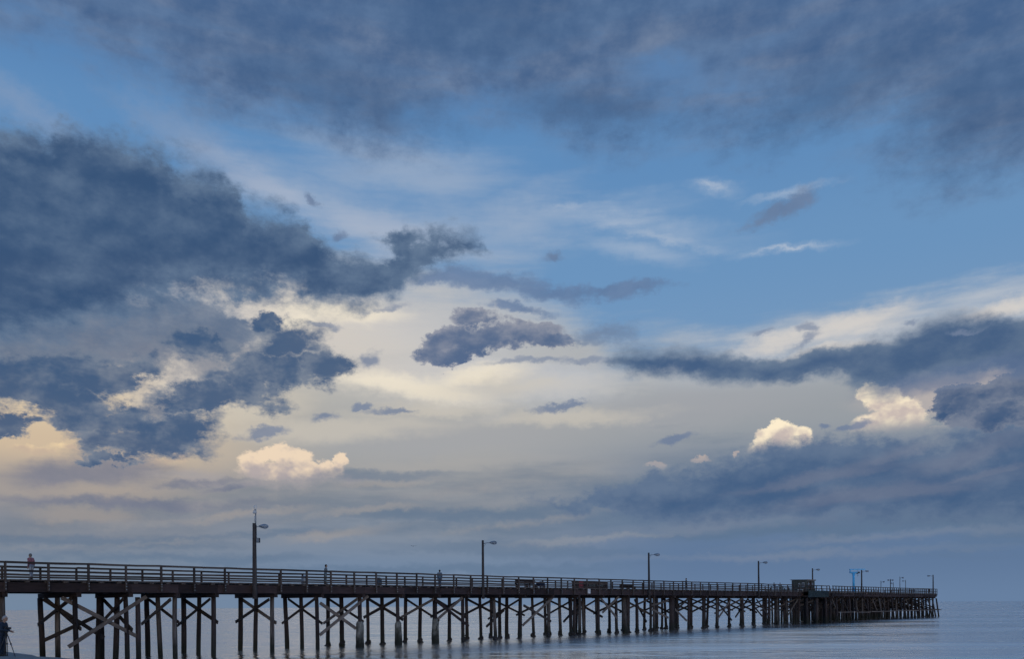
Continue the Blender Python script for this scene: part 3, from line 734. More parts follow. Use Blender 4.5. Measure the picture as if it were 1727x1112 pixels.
# ------------------------------------------------------------------ the wide end of the pier
n_end = 25
end_t = [T2 + 0.8 + (T3 - T2 - 1.6) * i / (n_end - 1) for i in range(n_end)]
end_rows = (0.7, 3.2, 5.7, 8.2, 10.7, 12.6)
for i, t in enumerate(end_t):
    cap(t, 0.1, WEND - 0.1)
    for w in end_rows:
        pile(t + rnd(-0.15, 0.15), w + rnd(-0.15, 0.15), clump=(w == 0.7), lean=(rnd(-0.015, 0.015), rnd(-0.03, 0.03)))
    for k, (wa_, wb_) in enumerate(((0.4, 5.9), (5.5, 10.9))):
        xbrace(t + 0.02 * k, wa_ + 0.3, wb_, 1.9)
    if i % 2 == 0 and i < n_end - 1:
        tb = end_t[i + 1]
        beam('brace', (t, 0.42, Z_CAP - 0.1), (tb, 0.42, 1.9), 0.09, 0.24, W_BRACE if i % 4 else W_PALE)
        beam('brace', (t, 2.9, 1.9), (tb, 2.9, Z_CAP - 0.1), 0.09, 0.24, W_BRACE)
        beam('brace', (t, 5.4, Z_CAP - 0.1), (tb, 5.4, 1.9), 0.09, 0.24, W_BRACE)
# raking fender piles and the pale walkway tied along them
for i, t in enumerate([T2 + 1.2, T2 + 4.5, T2 + 8, T2 + 11, T2 + 18, T2 + 25.5, T2 + 33, T2 + 41, T2 + 49.5, T3 - 9, T3 - 6, T3 - 3, T3 - 0.4]):
    p_ = pile(t - 0.2, -0.55, lean=(-0.10 - rnd(0, 0.05), 0.0 if 3 < i < 9 else (0.14 if i < 4 else -0.07)), fat=0.9)
wl = [T2 + 11, T2 + 18, T2 + 25.5, T2 + 33, T2 + 41, T2 + 49.5, T3 - 8, T3 + 1.0]
for a, b in zip(wl, wl[1:]):
    beam('walkway_beam', (a + 0.3, -0.62, 1.72 + rnd(-0.05, 0.05)), (b - 0.3, -0.62, 1.70 + rnd(-0.12, 0.05)), 0.5, 0.16, W_PALE, nseg=4)
beam('walkway_beam', (T3 - 0.1, -0.6, 1.75), (T3 - 0.1, 12.0, 1.75), 0.4, 0.16, W_PALE, nseg=4)
beam('walkway_beam', (T2 + 1.5, -0.45, 1.8), (T2 + 10.5, -0.45, 1.75), 0.3, 0.14, W_PALE, nseg=3)
es = [T2 + (T3 - T2) * i / 12 for i in range(13)]
stringers(es, (0.13,), W_FASC, Z_STR, Z_DECK - 0.20, 0.18)
stringers(es[::2], (3.2, 6.5, 9.8, WEND - 0.13), W_BEAM, Z_STR, Z_DECK - 0.20, 0.2)
beam('stringer', (T3 - 0.1, 0.0, (Z_STR + Z_DECK) / 2 - 0.1), (T3 - 0.1, WEND, (Z_STR + Z_DECK) / 2 - 0.1), 0.2, Z_DECK - Z_STR - 0.2, W_FASC)
ep = [T2 + 0.1 + (T3 - T2 - 0.2) * i / 46 for i in range(47)]
railing(ep, 0.0, -1, bolts=False, drop=0.5, seg=4)
railing([T2 + 0.1 + (T3 - T2 - 0.2) * i / 30 for i in range(31)], WEND, 1, bolts=False, seg=3)
for i in range(8):
    w = WEND * (i + 0.5) / 8
    beam('rail_post', (T3 - 0.02, w, Z_DECK - 0.5), (T3 - 0.02, w, Z_RAIL - 0.04), 0.13, 0.13, W_RAIL)
for z in (Z_RAIL, Z_RAIL - 0.56): beam('rail', (T3 - 0.1, 0.15, z), (T3 - 0.1, WEND - 0.15, z), 0.16, 0.1, W_RAIL)
# boarded landing on the near side where the pier widens
ta, tb = t_at(1364, -1.2), t_at(1398, -1.2)
n_ = 26
for i in range(n_):
    t = ta + (tb - ta) * (i + 0.5) / n_
    m_ = MB(); m_.box((t, -1.15, Z_DECK - 0.42), ((tb - ta) / n_ - 0.02, 0.05, 1.15 + rnd(-0.05, 0.05)), jit=0.006); m_.build('landing_board', GREENP, pier)
m_ = MB(); m_.box(((ta + tb) / 2, -0.6, Z_DECK - 0.06), (tb - ta, 1.0, 0.1)); m_.box(((ta + tb) / 2, -0.6, Z_STR), (tb - ta, 1.0, 0.2)); m_.build('landing_floor', W_BEAM, pier)
for t in (ta + 0.3, (ta + tb) / 2, tb - 0.3): pile(t, -0.75, fat=1.15); pile(t + 0.5, -0.2, fat=1.1)
# white notice board on the fascia
m_ = MB(); t = t_at(993); m_.box((t, -0.03, z_at(993, 998, t, 0)), (0.62, 0.03, 0.55)); m_.build('notice_board', WHITEP, pier)

# ------------------------------------------------------------------ lamp posts
def lamp(px, w, ztop, label, arm_world=(1, 0), zbot=None, r=0.14, arm=0.75, head=0.72, group='lamp posts along the pier', extra=False, double=False):
    t = t_at(px, w); zb = Z_STR - 0.45 if zbot is None else zbot
    root = empty('lamp_post', PP(t, w, zb)); H = ztop - zb
    tag(root, label, 'lamp post', group)
    lx, ly = rnd(-0.03, 0.03), rnd(-0.02, 0.02)
    m_ = MB(); m_.tube([(lx * k / 5, ly * k / 5, H * k / 5) for k in range(6)], [r * (1.1 - 0.06 * k) for k in range(6)], 10, 0.03); m_.build('pole', W_POLE, root)
    for sgn in ((1, -1) if double else (1,)):
        d = Vector((arm_world[0], arm_world[1], 0)).normalized() * sgn
        z0 = H - 0.28
        m_ = MB(); m_.tube([d * 0.05 + Vector((lx, ly, z0 - 0.08)), d * (arm * 0.5) + Vector((lx, ly, z0)), d * arm + Vector((lx, ly, z0 + 0.03))], [0.035] * 3, 8)
        m_.tube([d * 0.08 + Vector((lx, ly, z0 - 0.4)), d * (arm * 0.45) + Vector((lx, ly, z0 - 0.02))], [0.015] * 2, 6); m_.build('arm', GREYM, root)
        q = MB(); ns = 7
        pts = [d * (arm - 0.05 + head * k / (ns - 1)) + Vector((lx, ly, z0 + 0.04 - 0.03 * k / ns)) for k in range(ns)]
        q.tube(pts, [0.06, 0.11, 0.155, 0.185, 0.19, 0.165, 0.08], 10); ho = q.build('lamp_head', GREYM, root)
        q = MB(); c_ = pts[4]; q.ball((c_.x, c_.y, c_.z - 0.09), (0.14, 0.14, 0.12), 10, 6); q.build('lens', LENS, ho)
    if extra:   # the first post carries a mast with instruments and a junction box
        q = MB(); q.tube([(0.12, 0, H - 0.5), (0.12, 0, H + 1.1)], [0.05, 0.045], 8); q.build('mast', GREYM, root)
        q = MB(); q.tube([(0.05, 0, H + 0.75), (0.05, 0, H + 0.85), (0.05, 0, H + 0.98)], [0.12, 0.16, 0.09], 10); q.build('dome_camera', WHITEP, root)
        q = MB(); q.tube([(0.16, 0, H + 0.85), (0.16, 0, H + 1.45)], [0.035, 0.02], 6); q.tube([(0.02, 0, H + 1.0), (0.02, 0, H + 1.4)], [0.035, 0.03], 6); q.build('antenna', WHITEP, root)
        q = MB(); q.tube([(0.06, -0.02, H + 0.1), (0.06, -0.02, H + 0.55)], [0.055, 0.055], 8); q.build('antenna', WHITEP, root)
        q = MB(); q.box((0.30, 0, H - 1.35), (0.26, 0.22, 0.36)); bo = q.build('junction_box', DARKM, root)
        q = MB(); q.box((0.3, -0.13, H - 1.35), (0.2, 0.03, 0.28)); q.build('cover', GREYM, bo)
        q = MB(); q.box((0.13, -0.02, H - 0.7), (0.1, 0.12, 1.1)); q.build('cable_duct', DARKM, root)
    return root
LT = EYE + 6.65
lamp(430, -0.28, LT, 'dark wooden lamp post with a mast of antennas and a box, nearest the beach', extra=True, r=0.17, arm=0.42)
lamp(815, -0.28, LT, 'dark wooden lamp post, second from the beach, beyond the third person on the deck')
lamp(1095, -0.28, LT, 'dark wooden lamp post between the low bench and the person in black')
lamp(1280, -0.28, LT, 'dark wooden lamp post just left of two people leaning on the rail')
lamp(1371, 4.4, LT - 0.1, 'lamp post rising behind the boarded hut')
lamp(1453.5, 0.6, LT - 0.15, 'lamp post with a long crossbar standing beside the blue hoist', zbot=Z_DECK)
ENDG = 'thin lamps on the pier head'
def far_lamp(px, top, d_w, label, aw=(1, 0), double=False, arm=0.5, r=0.07):
    t = t_at(px, d_w); z = z_at(px, top, t, d_w)
    lamp(px, d_w, z, label, aw, Z_DECK, r, arm, 0.5, ENDG, double=double)
far_lamp(1486, 980.5, 12.3, 'thin lamp farthest left on the pier head')
far_lamp(1502, 977.5, 8.5, 'thin lamp with arms to both sides on the pier head', double=True, arm=0.3, r=0.1)
far_lamp(1507, 983, 12.4, 'shortest thin lamp on the pier head, right of the double-armed one', aw=(-1, 0), arm=0.2)
far_lamp(1518, 973.5, 6.5, 'tallest thin lamp in the middle of the pier head')
far_lamp(1527.5, 979, 9.0, 'thin lamp with its arm to the left, right of the tallest one', aw=(-1, 0), arm=0.4)
lamp(1574, 0.5, LT - 0.1, 'lamp post at the very tip of the pier, arm pointing left', (-1, 0), Z_DECK)

# ------------------------------------------------------------------ blue hoist
t = t_at(1440, 1.2)
hoist = empty('hoist', PP(t, 1.2, Z_DECK), 0.0); tag(hoist, 'bright blue boat hoist with column and overhead jib on the pier head', 'hoist')
q = MB(); q.tube([(0, 0, 0), (0, 0, 0.5)], [0.34, 0.30], 12); q.tube([(0, 0, 0.7), (0, 0, 1.0)], [0.36, 0.36], 12); q.build('pedestal', BLUEP, hoist)
q = MB(); q.tube([(0, 0, 0.4), (0, 0, 2.4), (0, 0, 3.9)], [0.22, 0.21, 0.2], 12); q.build('column', BLUEP, hoist)
q = MB(); q.box((0, 0, 3.95), (1.5, 0.3, 0.3)); q.box((-0.68, 0, 4.3), (0.14, 0.2, 0.6)); q.box((-0.22, 0, 3.55), (0.12, 0.1, 0.9), M=Matrix.Rotation(-0.5, 3, 'Y')); q.box((0.22, 0, 3.55), (0.12, 0.1, 0.9), M=Matrix.Rotation(0.5, 3, 'Y')); q.build('bracket', BLUEP, hoist)
q = MB(); q.box((0.75, 0, 4.58), (3.1, 0.16, 0.18)); q.build('jib', BLUEP, hoist)
q = MB(); q.tube([(0.55, 0, 3.95), (1.2, 0, 3.95)], [0.16, 0.16], 10); q.box((0.75, 0, 3.75), (0.3, 0.2, 0.2)); q.build('winch', DARKM, hoist)
q = MB(); q.tube([(0.85, 0, 4.5), (0.85, 0, 3.4)], [0.012, 0.012], 5); q.ball((0.85, 0, 3.35), (0.07, 0.05, 0.09), 8, 5); q.build('hook', DARKM, hoist)

# ------------------------------------------------------------------ hut on the deck
GLASSM = material('window_glass', (0.10, 0.12, 0.14), 0.1, 0.0, 2.0, (1, 1, 1), (0.07, 0.085, 0.1), 0.0, spec=0.6)
w0, w1 = 0.7, 3.35
t = t_at(1360, w0)
hut = empty('hut', PP(t, w0, Z_DECK), RZ); tag(hut, 'small flat-roofed boarded hut on the pier deck', 'hut')
LH, DH, HH = 3.7, w1 - w0, 2.05
n_ = 13
for i in range(n_):
    y = DH * (i + 0.5) / n_
    q = MB(); q.box((0.03, y, HH / 2), (0.05, DH / n_ - 0.012, HH)); q.build('wall_board', SHEDW, hut)
for i in range(18):
    x = LH * (i + 0.5) / 18
    q = MB(); q.box((x, -0.0, HH / 2), (LH / 18 - 0.012, 0.05, HH)); q.build('wall_board', SHEDW, hut)
q = MB(); q.box((LH / 2 + 0.05, DH / 2, HH / 2), (LH - 0.1, DH - 0.1, HH - 0.02)); q.build('inner_wall', SHEDW, hut)
q = MB(); q.box((LH / 2, DH / 2, HH + 0.06), (LH + 0.3, DH + 0.3, 0.12), M=Matrix.Rotation(0.02, 3, 'X')); rf = q.build('roof', ROOFM, hut)
q = MB(); q.box((LH / 2, -0.18, HH + 0.02), (LH + 0.3, 0.03, 0.2)); q.build('fascia_trim', W_PALE, rf)
for y, zc, wd_, ht_ in ((0.55, 1.25, 0.45, 0.75), (1.25, 1.2, 0.3, 0.6)):
    q = MB(); q.box((-0.01, y, zc), (0.05, wd_, ht_)); wf_ = q.build('window', WHITEP, hut)
    q = MB(); q.box((-0.04, y, zc), (0.02, wd_ - 0.1, ht_ - 0.1)); q.build('pane', GLASSM, wf_)
for x in (0.9, 2.6):
    q = MB(); q.box((x, -0.04, 1.25), (0.8, 0.05, 0.7)); wf_ = q.build('window', W_PALE, hut)
    q = MB(); q.box((x, -0.075, 1.25), (0.68, 0.02, 0.58)); q.build('pane', GLASSM, wf_)
q = MB(); q.box((1.75, -0.05, 0.95), (0.75, 0.05, 1.9)); dr = q.build('door', W_FASC, hut)
q = MB(); q.ball((2.0, -0.1, 1.0), (0.035, 0.03, 0.035), 8, 5); q.build('handle', BOLT, dr)
q = MB(); q.box((-0.35, 0.9, 0.35), (0.4, 0.9, 0.08)); q.box((-0.35, 0.5, 0.17), (0.3, 0.08, 0.34)); q.box((-0.35, 1.3, 0.17), (0.3, 0.08, 0.34)); q.build('step', WHITEP, hut)

# ------------------------------------------------------------------ things on the deck
def bench(px0, px1, w, zs, zb, label, mat=W_BEAM, back=True):
    ta, tb = t_at(px0, w), t_at(px1, w); L_ = tb - ta
    o = empty('bench', PP(ta, w, Z_DECK), RZ); tag(o, label, 'bench', 'benches on the pier deck')
    for k in range(3):
        q = MB(); q.box((L_ / 2, 0.16 * k, zs), (L_, 0.14, 0.06), jit=0.004); q.build('seat_slat', mat, o)
    if back:
        for k in range(2):
            q = MB(); q.box((L_ / 2, 0.45 + 0.03 * k, zb - 0.26 * k), (L_, 0.05, 0.22), jit=0.004); q.build('back_slat', mat, o)
    for x in (0.2, L_ / 2, L_ - 0.2):
        q = MB(); q.box((x, 0.16, zs / 2), (0.1, 0.42, zs)); q.build('leg', mat, o)
        if back: q = MB(); q.box((x, 0.5, zb / 2), (0.08, 0.05, zb)); q.build('back_support', mat, o)
    return o
bench(874, 907, 5.2, 0.45, 0.95, 'long bench with its dark back level with the rail, near the second lamp post')
bench(1050, 1073, 4.9, 0.45, 0.62, 'low solid dark bench just left of the third lamp post')
# counter with red panel
w = 4.6; ta, tb = t_at(972, w), t_at(1025, w); L_ = tb - ta
o = empty('counter', PP(ta, w, Z_DECK), RZ); tag(o, 'long dark boarded counter with a red panel near its left end', 'counter')
for k in range(4):
    q = MB(); q.box((L_ / 2, 0, 0.22 + 0.2 * k), (L_, 0.06, 0.185), jit=0.004); q.build('board', W_BEAM if k < 3 else W_RAIL, o)
q = MB(); q.box((L_ / 2, 0.35, 0.95), (L_ + 0.1, 0.8, 0.07)); q.build('top', W_RAIL, o)
for x in (0.05, L_ / 3, 2 * L_ / 3, L_ - 0.05):
    q = MB(); q.box((x, 0.35, 0.46), (0.12, 0.6, 0.92)); q.build('leg', W_BEAM, o)
q = MB(); q.box((0.95, -0.06, 0.52), (0.85, 0.05, 0.9)); q.build('panel', REDP, o)['label'] = 'red panel'
for x in (L_ * 0.42, L_ * 0.55, L_ * 0.82):
    q = MB(); q.box((x, -0.05, 0.5), (0.5, 0.03, 0.5)); q.build('panel', SHEDW, o)
def bin_(px, w, r, h, mat, label, lidmat):
    t = t_at(px, w); o = empty('litter_bin', PP(t, w, Z_DECK)); tag(o, label, 'litter bin', 'litter bins on the pier deck')
    q = MB(); q.tube([(0, 0, 0), (0, 0, 0.06), (0, 0, h * 0.5), (0, 0, h * 0.94), (0, 0, h)], [r * 0.94, r, r * 1.03, r, r * 0.96], 16); q.build('barrel', mat, o)
    q = MB(); q.tube([(0, 0, h), (0, 0, h + 0.05), (0, 0, h + 0.16)], [r * 1.05, r * 1.05, r * 0.4], 16); q.build('lid', lidmat, o)
    for z in (h * 0.33, h * 0.66):
        q = MB(); q.tube([(0, 0, z - 0.02), (0, 0, z + 0.02)], [r * 1.05, r * 1.05], 16); q.build('hoop', lidmat, o)
BINB = material('blue_grey_steel', (0.09, 0.13, 0.17), 0.6, 0.1, 5.0, (1, 1, 1), (0.06, 0.09, 0.12), 0.1)
bin_(639, 1.4, 0.29, 0.55, BINB, 'rounded blue-grey litter bin between two people on the deck', DARKM)
bin_(514, 5.6, 0.28, 0.75, GREYM, 'pale grey litter bin on the deck just left of the person in grey', GREYM)
t = t_at(912, 2.6); o = empty('cart', PP(t, 2.6, Z_DECK), RZ); tag(o, 'small navy hand cart on the deck at the right end of the long bench', 'cart')
NAVY = material('navy_canvas', (0.02, 0.03, 0.06), 0.8, 0.1, 6.0, (1, 1, 1), (0.012, 0.02, 0.04), 0.2)
q = MB(); q.box((0, 0, 0.42), (1.0, 0.5, 0.35), jit=0.02); q.build('box', NAVY, o)
q = MB(); q.ball((0.05, 0, 0.62), (0.32, 0.2, 0.16), 10, 6, 0.05); q.build('load', NAVY, o)
for x in (-0.35, 0.35):
    for y in (-0.27, 0.27):
        q = MB(); q.tube([(x, y - 0.03, 0.14), (x, y + 0.03, 0.14)], [0.14, 0.14], 12); q.build('wheel', DARKM, o)
q = MB(); q.tube([(-0.5, 0, 0.35), (-0.95, 0, 0.8)], [0.02, 0.02], 6); q.build('handle', DARKM, o)

# ------------------------------------------------------------------ people
SKINM = material('skin', (0.42, 0.27, 0.20), 0.6, 0.05, 6.0, (1, 1, 1), (0.38, 0.24, 0.18), 0.0)
def cloth(name, c, v=0.75): return material(name, c, 0.9, 0.0, 5.0, (1, 1, 1), tuple(x * v for x in c), 0.35)
HAIRG = cloth('grey_hair', (0.20, 0.19, 0.18)); HAIRD = cloth('dark_hair', (0.03, 0.025, 0.02)); SHOE = cloth('dark_shoes', (0.03, 0.03, 0.03))
def hull(bm, a, b, ra, rb, seg=12):
    """a tapered limb: the hull of two balls"""
    vs = []
    for p, r in ((a, ra), (b, rb)):
        for j in range(1, 6):
            th = pi * j / 6
            for k in range(seg):
                an = 2 * pi * k / seg
                vs.append(bm.verts.new((p[0] + r * sin(th) * cos(an), p[1] + r * sin(th) * sin(an), p[2] + r * cos(th))))
        vs.append(bm.verts.new((p[0], p[1], p[2] + r))); vs.append(bm.verts.new((p[0], p[1], p[2] - r)))
    g = bmesh.ops.convex_hull(bm, input=vs)
    bad = [e for e in g['geom_interior'] + g['geom_unused'] if isinstance(e, bmesh.types.BMVert) and e.is_valid]
    if bad: bmesh.ops.delete(bm, geom=list(set(bad)), context='VERTS')
def person(pos, face, label, top, legs, hair, h=1.72, lean=0.0, arms='down', stride=0.0, voxel=0.011, hood=False, group='people on the pier', head_dn=0.0, fold=False):
    """one figure: limbs and torso laid out as tapered hulls, fused into one skin, coloured by the nearest limb"""
    k = h / 1.72; P_ = []
    def up(v):                    # the upper body leans about the hips
        v = Vector(v); o_ = Vector((0, 0, 0.95)); return Matrix.Rotation(-lean, 3, 'X') @ (v - o_) + o_
    def hd(v):
        v = Vector(v); o_ = Vector((0, 0, 1.48)); return up(Matrix.Rotation(-head_dn, 3, 'X') @ (v - o_) + o_)
    add = lambda a, b, ra, rb, tg: P_.append((Vector(a), Vector(b), ra, rb, tg))
    for s_ in (-1, 1):
        y = s_ * stride
        add((s_ * 0.085, 0, 0.90), (s_ * 0.1, y * 0.45 + 0.015, 0.50), 0.092, 0.064, 2)
        add((s_ * 0.1, y * 0.45 + 0.015, 0.50), (s_ * 0.1, y, 0.10), 0.062, 0.048, 2)
        add((s_ * 0.1, y - 0.03, 0.05), (s_ * 0.115, y + 0.15, 0.04), 0.045, 0.036, 3)
    add((-0.07, 0, 0.94), (0.07, 0, 0.94), 0.115, 0.115, 2)
    add(up((-0.05, 0, 1.02)), up((0.05, 0, 1.02)), 0.125, 0.125, 1)
    add(up((-0.05, 0, 1.04)), up((-0.075, 0, 1.30)), 0.12, 0.125, 1); add(up((0.05, 0, 1.04)), up((0.075, 0, 1.30)), 0.12, 0.125, 1)
    add(up((-0.15, -0.01, 1.385)), up((0.15, -0.01, 1.385)), 0.075, 0.075, 1)
    add(up((0, -0.01, 1.40)), up((0, 0.01, 1.52)), 0.062, 0.055, 1 if hood else 0)
    add(hd((0, 0.01, 1.60)), hd((0, 0.015, 1.635)), 0.088, 0.088, 0); add(hd((0, 0.045, 1.545)), hd((0, 0.05, 1.56)), 0.05, 0.06, 0)
    add(hd((0, 0.105, 1.60)), hd((0, 0.118, 1.575)), 0.012, 0.016, 0)
    for s_ in (-1, 1): add(hd((s_ * 0.086, 0.0, 1.60)), hd((s_ * 0.09, -0.01, 1.575)), 0.02, 0.014, 0)
    ht = 1 if hood else 4
    add(hd((0, -0.015, 1.645)), hd((0, -0.035, 1.585)), 0.096 + 0.012 * hood, 0.082 + 0.015 * hood, ht)
    for s_ in (-1, 1):
        sh_ = up((s_ * 0.19, -0.01, 1.375))
        if arms == 'down': el_, wr_ = up((s_ * 0.235, -0.03, 1.10)), up((s_ * 0.225, 0.05, 0.86))
        elif arms == 'rail': el_, wr_ = up((s_ * 0.24, 0.08, 1.12)), up((s_ * 0.18, 0.30, 1.08))
        else: el_, wr_ = up((s_ * 0.23, 0.10, 1.14)), up((s_ * 0.08, 0.36, 1.12 if s_ < 0 else 1.16))
        add(sh_, el_, 0.062, 0.05, 1); add(el_, wr_, 0.049, 0.038, 1)
        d = (wr_ - el_).normalized(); sd_ = Vector((s_, 0, 0)); nn = d.cross(sd_).normalized(); sd_ = nn.cross(d)
        pm = wr_ + d * 0.06; add(wr_, pm, 0.030, 0.036, 0)
        for f_ in range(4):
            b0 = pm + d * 0.02 + sd_ * (f_ - 1.5) * 0.021; ln = (0.055, 0.066, 0.062, 0.046)[f_]
            b1 = b0 + d * ln; b2 = b1 + (d * 0.6 - nn * s_ * 0.8).normalized() * 0.028
            add(b0, b1, 0.011, 0.010, 0); add(b1, b2, 0.010, 0.009, 0)
        add(wr_ + d * 0.025 - sd_ * 0.03, wr_ + d * 0.075 - sd_ * 0.062, 0.014, 0.011, 0)
    bm = bmesh.new()
    for a, b, ra, rb, tg in P_: hull(bm, a * k, b * k, ra * k, rb * k)
    me = bpy.data.meshes.new('person_body'); bm.to_mesh(me); bm.free()
    tmp = bpy.data.objects.new('tmp', me); col.objects.link(tmp)
    r = tmp.modifiers.new('r', 'REMESH'); r.mode = 'VOXEL'; r.voxel_size = voxel * k; r.use_smooth_shade = True
    sm_ = tmp.modifiers.new('s', 'SMOOTH'); sm_.factor = 0.5; sm_.iterations = 2
    dg = bpy.context.evaluated_depsgraph_get()
    body = bpy.data.meshes.new_from_object(tmp.evaluated_get(dg))
    bpy.data.objects.remove(tmp); bpy.data.meshes.remove(me)
    n = len(body.polygons); ctr = np.empty(n * 3); body.polygons.foreach_get('center', ctr); ctr = ctr.reshape(-1, 3) / k
    best = np.full(n, 1e9); tgs = np.zeros(n, int)
    for a, b, ra, rb, tg in P_:
        a_, d_ = np.array(a), np.array(b - a); l2 = max(d_ @ d_, 1e-9)
        f = np.clip(((ctr - a_) @ d_) / l2, 0, 1); q = np.linalg.norm(ctr - a_ - f[:, None] * d_, axis=1) - (ra + (rb - ra) * f)
        up_ = q < best; best[up_] = q[up_]; tgs[up_] = tg
    body.materials.clear()
    for m_ in (SKINM, top, legs, SHOE, hair): body.materials.append(m_)
    body.polygons.foreach_set('material_index', tgs); body.polygons.foreach_set('use_smooth', [True] * n)
    o = empty('person', pos, face); tag(o, label, 'person', group)
    body.name = 'body'; link('body', body, o)
    for s_ in (-1, 1):
        c_ = hd((s_ * 0.034, 0.092, 1.615)) * k; q = MB(); q.ball(c_, (0.011, 0.008, 0.008), 6, 4); q.build('eye', HAIRD, o)
    c_ = hd((0, 0.1, 1.545)) * k; q = MB(); q.ball(c_, (0.022, 0.008, 0.006), 6, 4); q.build('mouth', cloth('lips', (0.3, 0.12, 0.1)) if 'lips' not in bpy.data.materials else bpy.data.materials['lips'], o)
    return o
RED = cloth('red_jacket', (0.36, 0.15, 0.17)); GREYT = cloth('pale_trousers', (0.46, 0.47, 0.50)); GREYJ = cloth('grey_sweater', (0.20, 0.23, 0.25)); KHAKI = cloth('grey_green_trousers', (0.20, 0.24, 0.24))
BLUEJ = cloth('blue_grey_jacket', (0.13, 0.19, 0.25)); JEANS = cloth('blue_jeans', (0.10, 0.15, 0.22)); BLACKC = cloth('black_coat', (0.02, 0.022, 0.028)); NAVYC = cloth('navy_jacket', (0.025, 0.04, 0.065))
def on_deck(px, w): return PP(t_at(px, w), w, Z_DECK + 0.002)
# face: rotation about z of a figure that looks along +y
person(on_deck(53.5, 1.0), pi / 2 - 0.3, 'person in a red jacket and pale trousers walking along the railing', RED, GREYT, HAIRG, lean=0.12, stride=0.06, voxel=0.010)
person(on_deck(549.5, 1.2), -pi / 2 + 0.5, 'person in a grey sweater and grey-green trousers standing at the rail', GREYJ, KHAKI, HAIRD, lean=0.08, arms='rail', voxel=0.010)
person(on_deck(742, 3.2), 0.2, 'person in a blue-grey jacket and jeans with back to the beach', BLUEJ, JEANS, HAIRD, lean=0.0, voxel=0.011)
person(on_deck(1157.5, 2.6), pi / 2, 'person all in black walking on the deck', BLACKC, BLACKC, HAIRD, stride=0.1, voxel=0.014)
person(on_deck(1307, 5.4), 0.3, 'person in a blue-grey jacket leaning on the far rail, left of a pair', BLUEJ, JEANS, HAIRG, lean=0.35, arms='rail', voxel=0.016)
person(on_deck(1315.5, 5.4), -0.5, 'person in a grey sweater leaning on the far rail, right of a pair', GREYJ, KHAKI, HAIRG, lean=0.3, arms='rail', voxel=0.016)
person(on_deck(1534, 11.6), 0.4, 'dark-clad person on the pier head, left of two', BLACKC, JEANS, HAIRD, voxel=0.02)
person(on_deck(1541, 11.6), -0.6, 'person in a blue-grey jacket on the pier head, right of two', BLUEJ, JEANS, HAIRD, voxel=0.02)
person(on_deck(1567, 8.0), 0.0, 'person in black near the tip of the pier', BLACKC, BLACKC, HAIRD, h=1.66, voxel=0.02)

# photographer and tripod on the sand
def ground(x, y):
    t = (x + C0) * ST + y * CT; w = -(x + C0) * CT + y * ST
    wob = 0.7 * sin(w * 0.11 + 1.0) + 0.3 * sin(w * 0.31) + 0.1 * sin(w * 0.83 + t * 0.4)
    return sand_z(t + wob) + 0.025 * sin(w * 1.7 + t * 2.1)
dd = 35.0
X = (2 - CX) / F * dd
person((X, dd, ground(X, dd) - 0.02), -pi / 2, 'photographer in a navy jacket and grey cap bent over a tripod under the pier', NAVYC, NAVYC, cloth('grey_cap', (0.42, 0.40, 0.40)), h=1.70, lean=0.22, arms='hold', voxel=0.009, group='people on the beach', head_dn=0.1)
TX = (10.5 - CX) / F * dd; TZ = ground(TX, dd)
tr = empty('tripod', (TX, dd, TZ)); tag(tr, 'black three-legged tripod standing in the sand before the photographer', 'tripod')
hz = 1.0
for a, l_ in ((-0.2, 0.42), (2.0, 0.36), (4.1, 0.36)):
    fx, fy = cos(a) * l_, sin(a) * l_
    q = MB(); q.tube([(0, 0, hz), (fx * 0.5, fy * 0.5, hz * 0.5), (fx, fy, ground(TX + fx, dd + fy) - TZ - 0.02)], [0.022, 0.018, 0.012], 8); lg = q.build('leg', DARKM, tr)
    q = MB(); q.box((fx * 0.5, fy * 0.5, hz * 0.5), (0.05, 0.05, 0.06)); q.build('clamp', DARKM, lg)
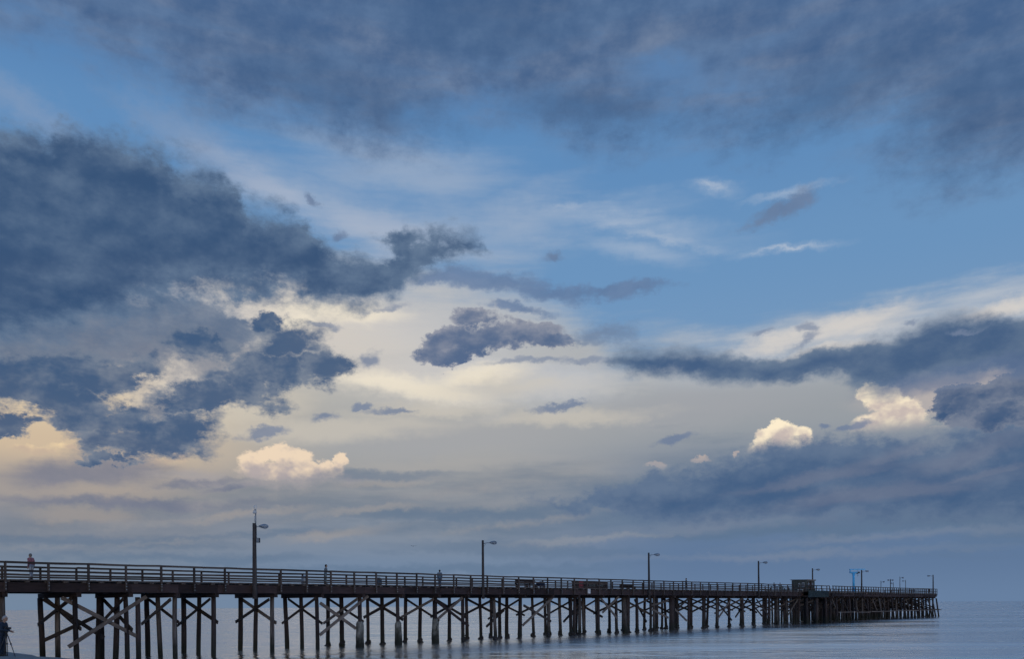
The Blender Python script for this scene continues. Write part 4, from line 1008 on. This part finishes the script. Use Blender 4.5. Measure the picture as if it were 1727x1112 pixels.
q = MB(); q.tube([(0, 0, hz - 0.25), (0, 0, hz + 0.1)], [0.018, 0.018], 8); q.box((0, 0, hz), (0.09, 0.09, 0.06)); q.build('centre_column', DARKM, tr)
cm = empty('photo_camera', (TX, dd, TZ + hz + 0.1)); tag(cm, 'black camera with a long lens on the tripod', 'camera')
q = MB(); q.box((-0.02, 0, 0.06), (0.09, 0.15, 0.11)); q.box((-0.02, 0, 0.13), (0.07, 0.06, 0.04)); q.build('camera_body', DARKM, cm)
q = MB(); q.tube([(0.02, 0, 0.06), (0.10, 0, 0.06), (0.18, 0, 0.06)], [0.045, 0.042, 0.05], 12); q.build('camera_lens', DARKM, cm)

# a gull far out
gd = 150.0; v_ = R_ * ((697 - CX) / F) + U_ * ((HY - 922) / F) + Vector((0, 1, 0))
g_ = empty('gull', v_ * gd + Vector((0, 0, EYE)), 0.5); tag(g_, 'small gull gliding in the sky left of the second lamp post', 'bird')
GULL = material('gull_feathers', (0.30, 0.31, 0.33), 0.8, 0.0, 4.0, (1, 1, 1), (0.24, 0.25, 0.27), 0.0)
q = MB(); q.tube([(0, -0.24, 0), (0, -0.12, 0.01), (0, 0.05, 0.01), (0, 0.16, 0.02), (0, 0.22, 0.02), (0, 0.28, 0.01)], [0.02, 0.06, 0.075, 0.045, 0.04, 0.008], 8); q.build('body', GULL, g_)
for s_ in (-1, 1):
    q = MB(); q.add([(s_ * 0.04, 0.09, 0.03), (s_ * 0.04, -0.07, 0.03), (s_ * 0.32, -0.03, 0.11), (s_ * 0.32, 0.12, 0.12), (s_ * 0.66, -0.08, 0.07), (s_ * 0.62, 0.03, 0.08),
                     (s_ * 0.04, 0.09, 0.01), (s_ * 0.04, -0.07, 0.015), (s_ * 0.32, -0.03, 0.1), (s_ * 0.32, 0.12, 0.1), (s_ * 0.66, -0.08, 0.065), (s_ * 0.62, 0.03, 0.07)],
                    [(0, 1, 2, 3), (3, 2, 4, 5), (6, 9, 8, 7), (9, 11, 10, 8), (0, 3, 9, 6), (3, 5, 11, 9), (1, 7, 8, 2), (2, 8, 10, 4), (5, 4, 10, 11)]); q.build('wing', GULL, g_)
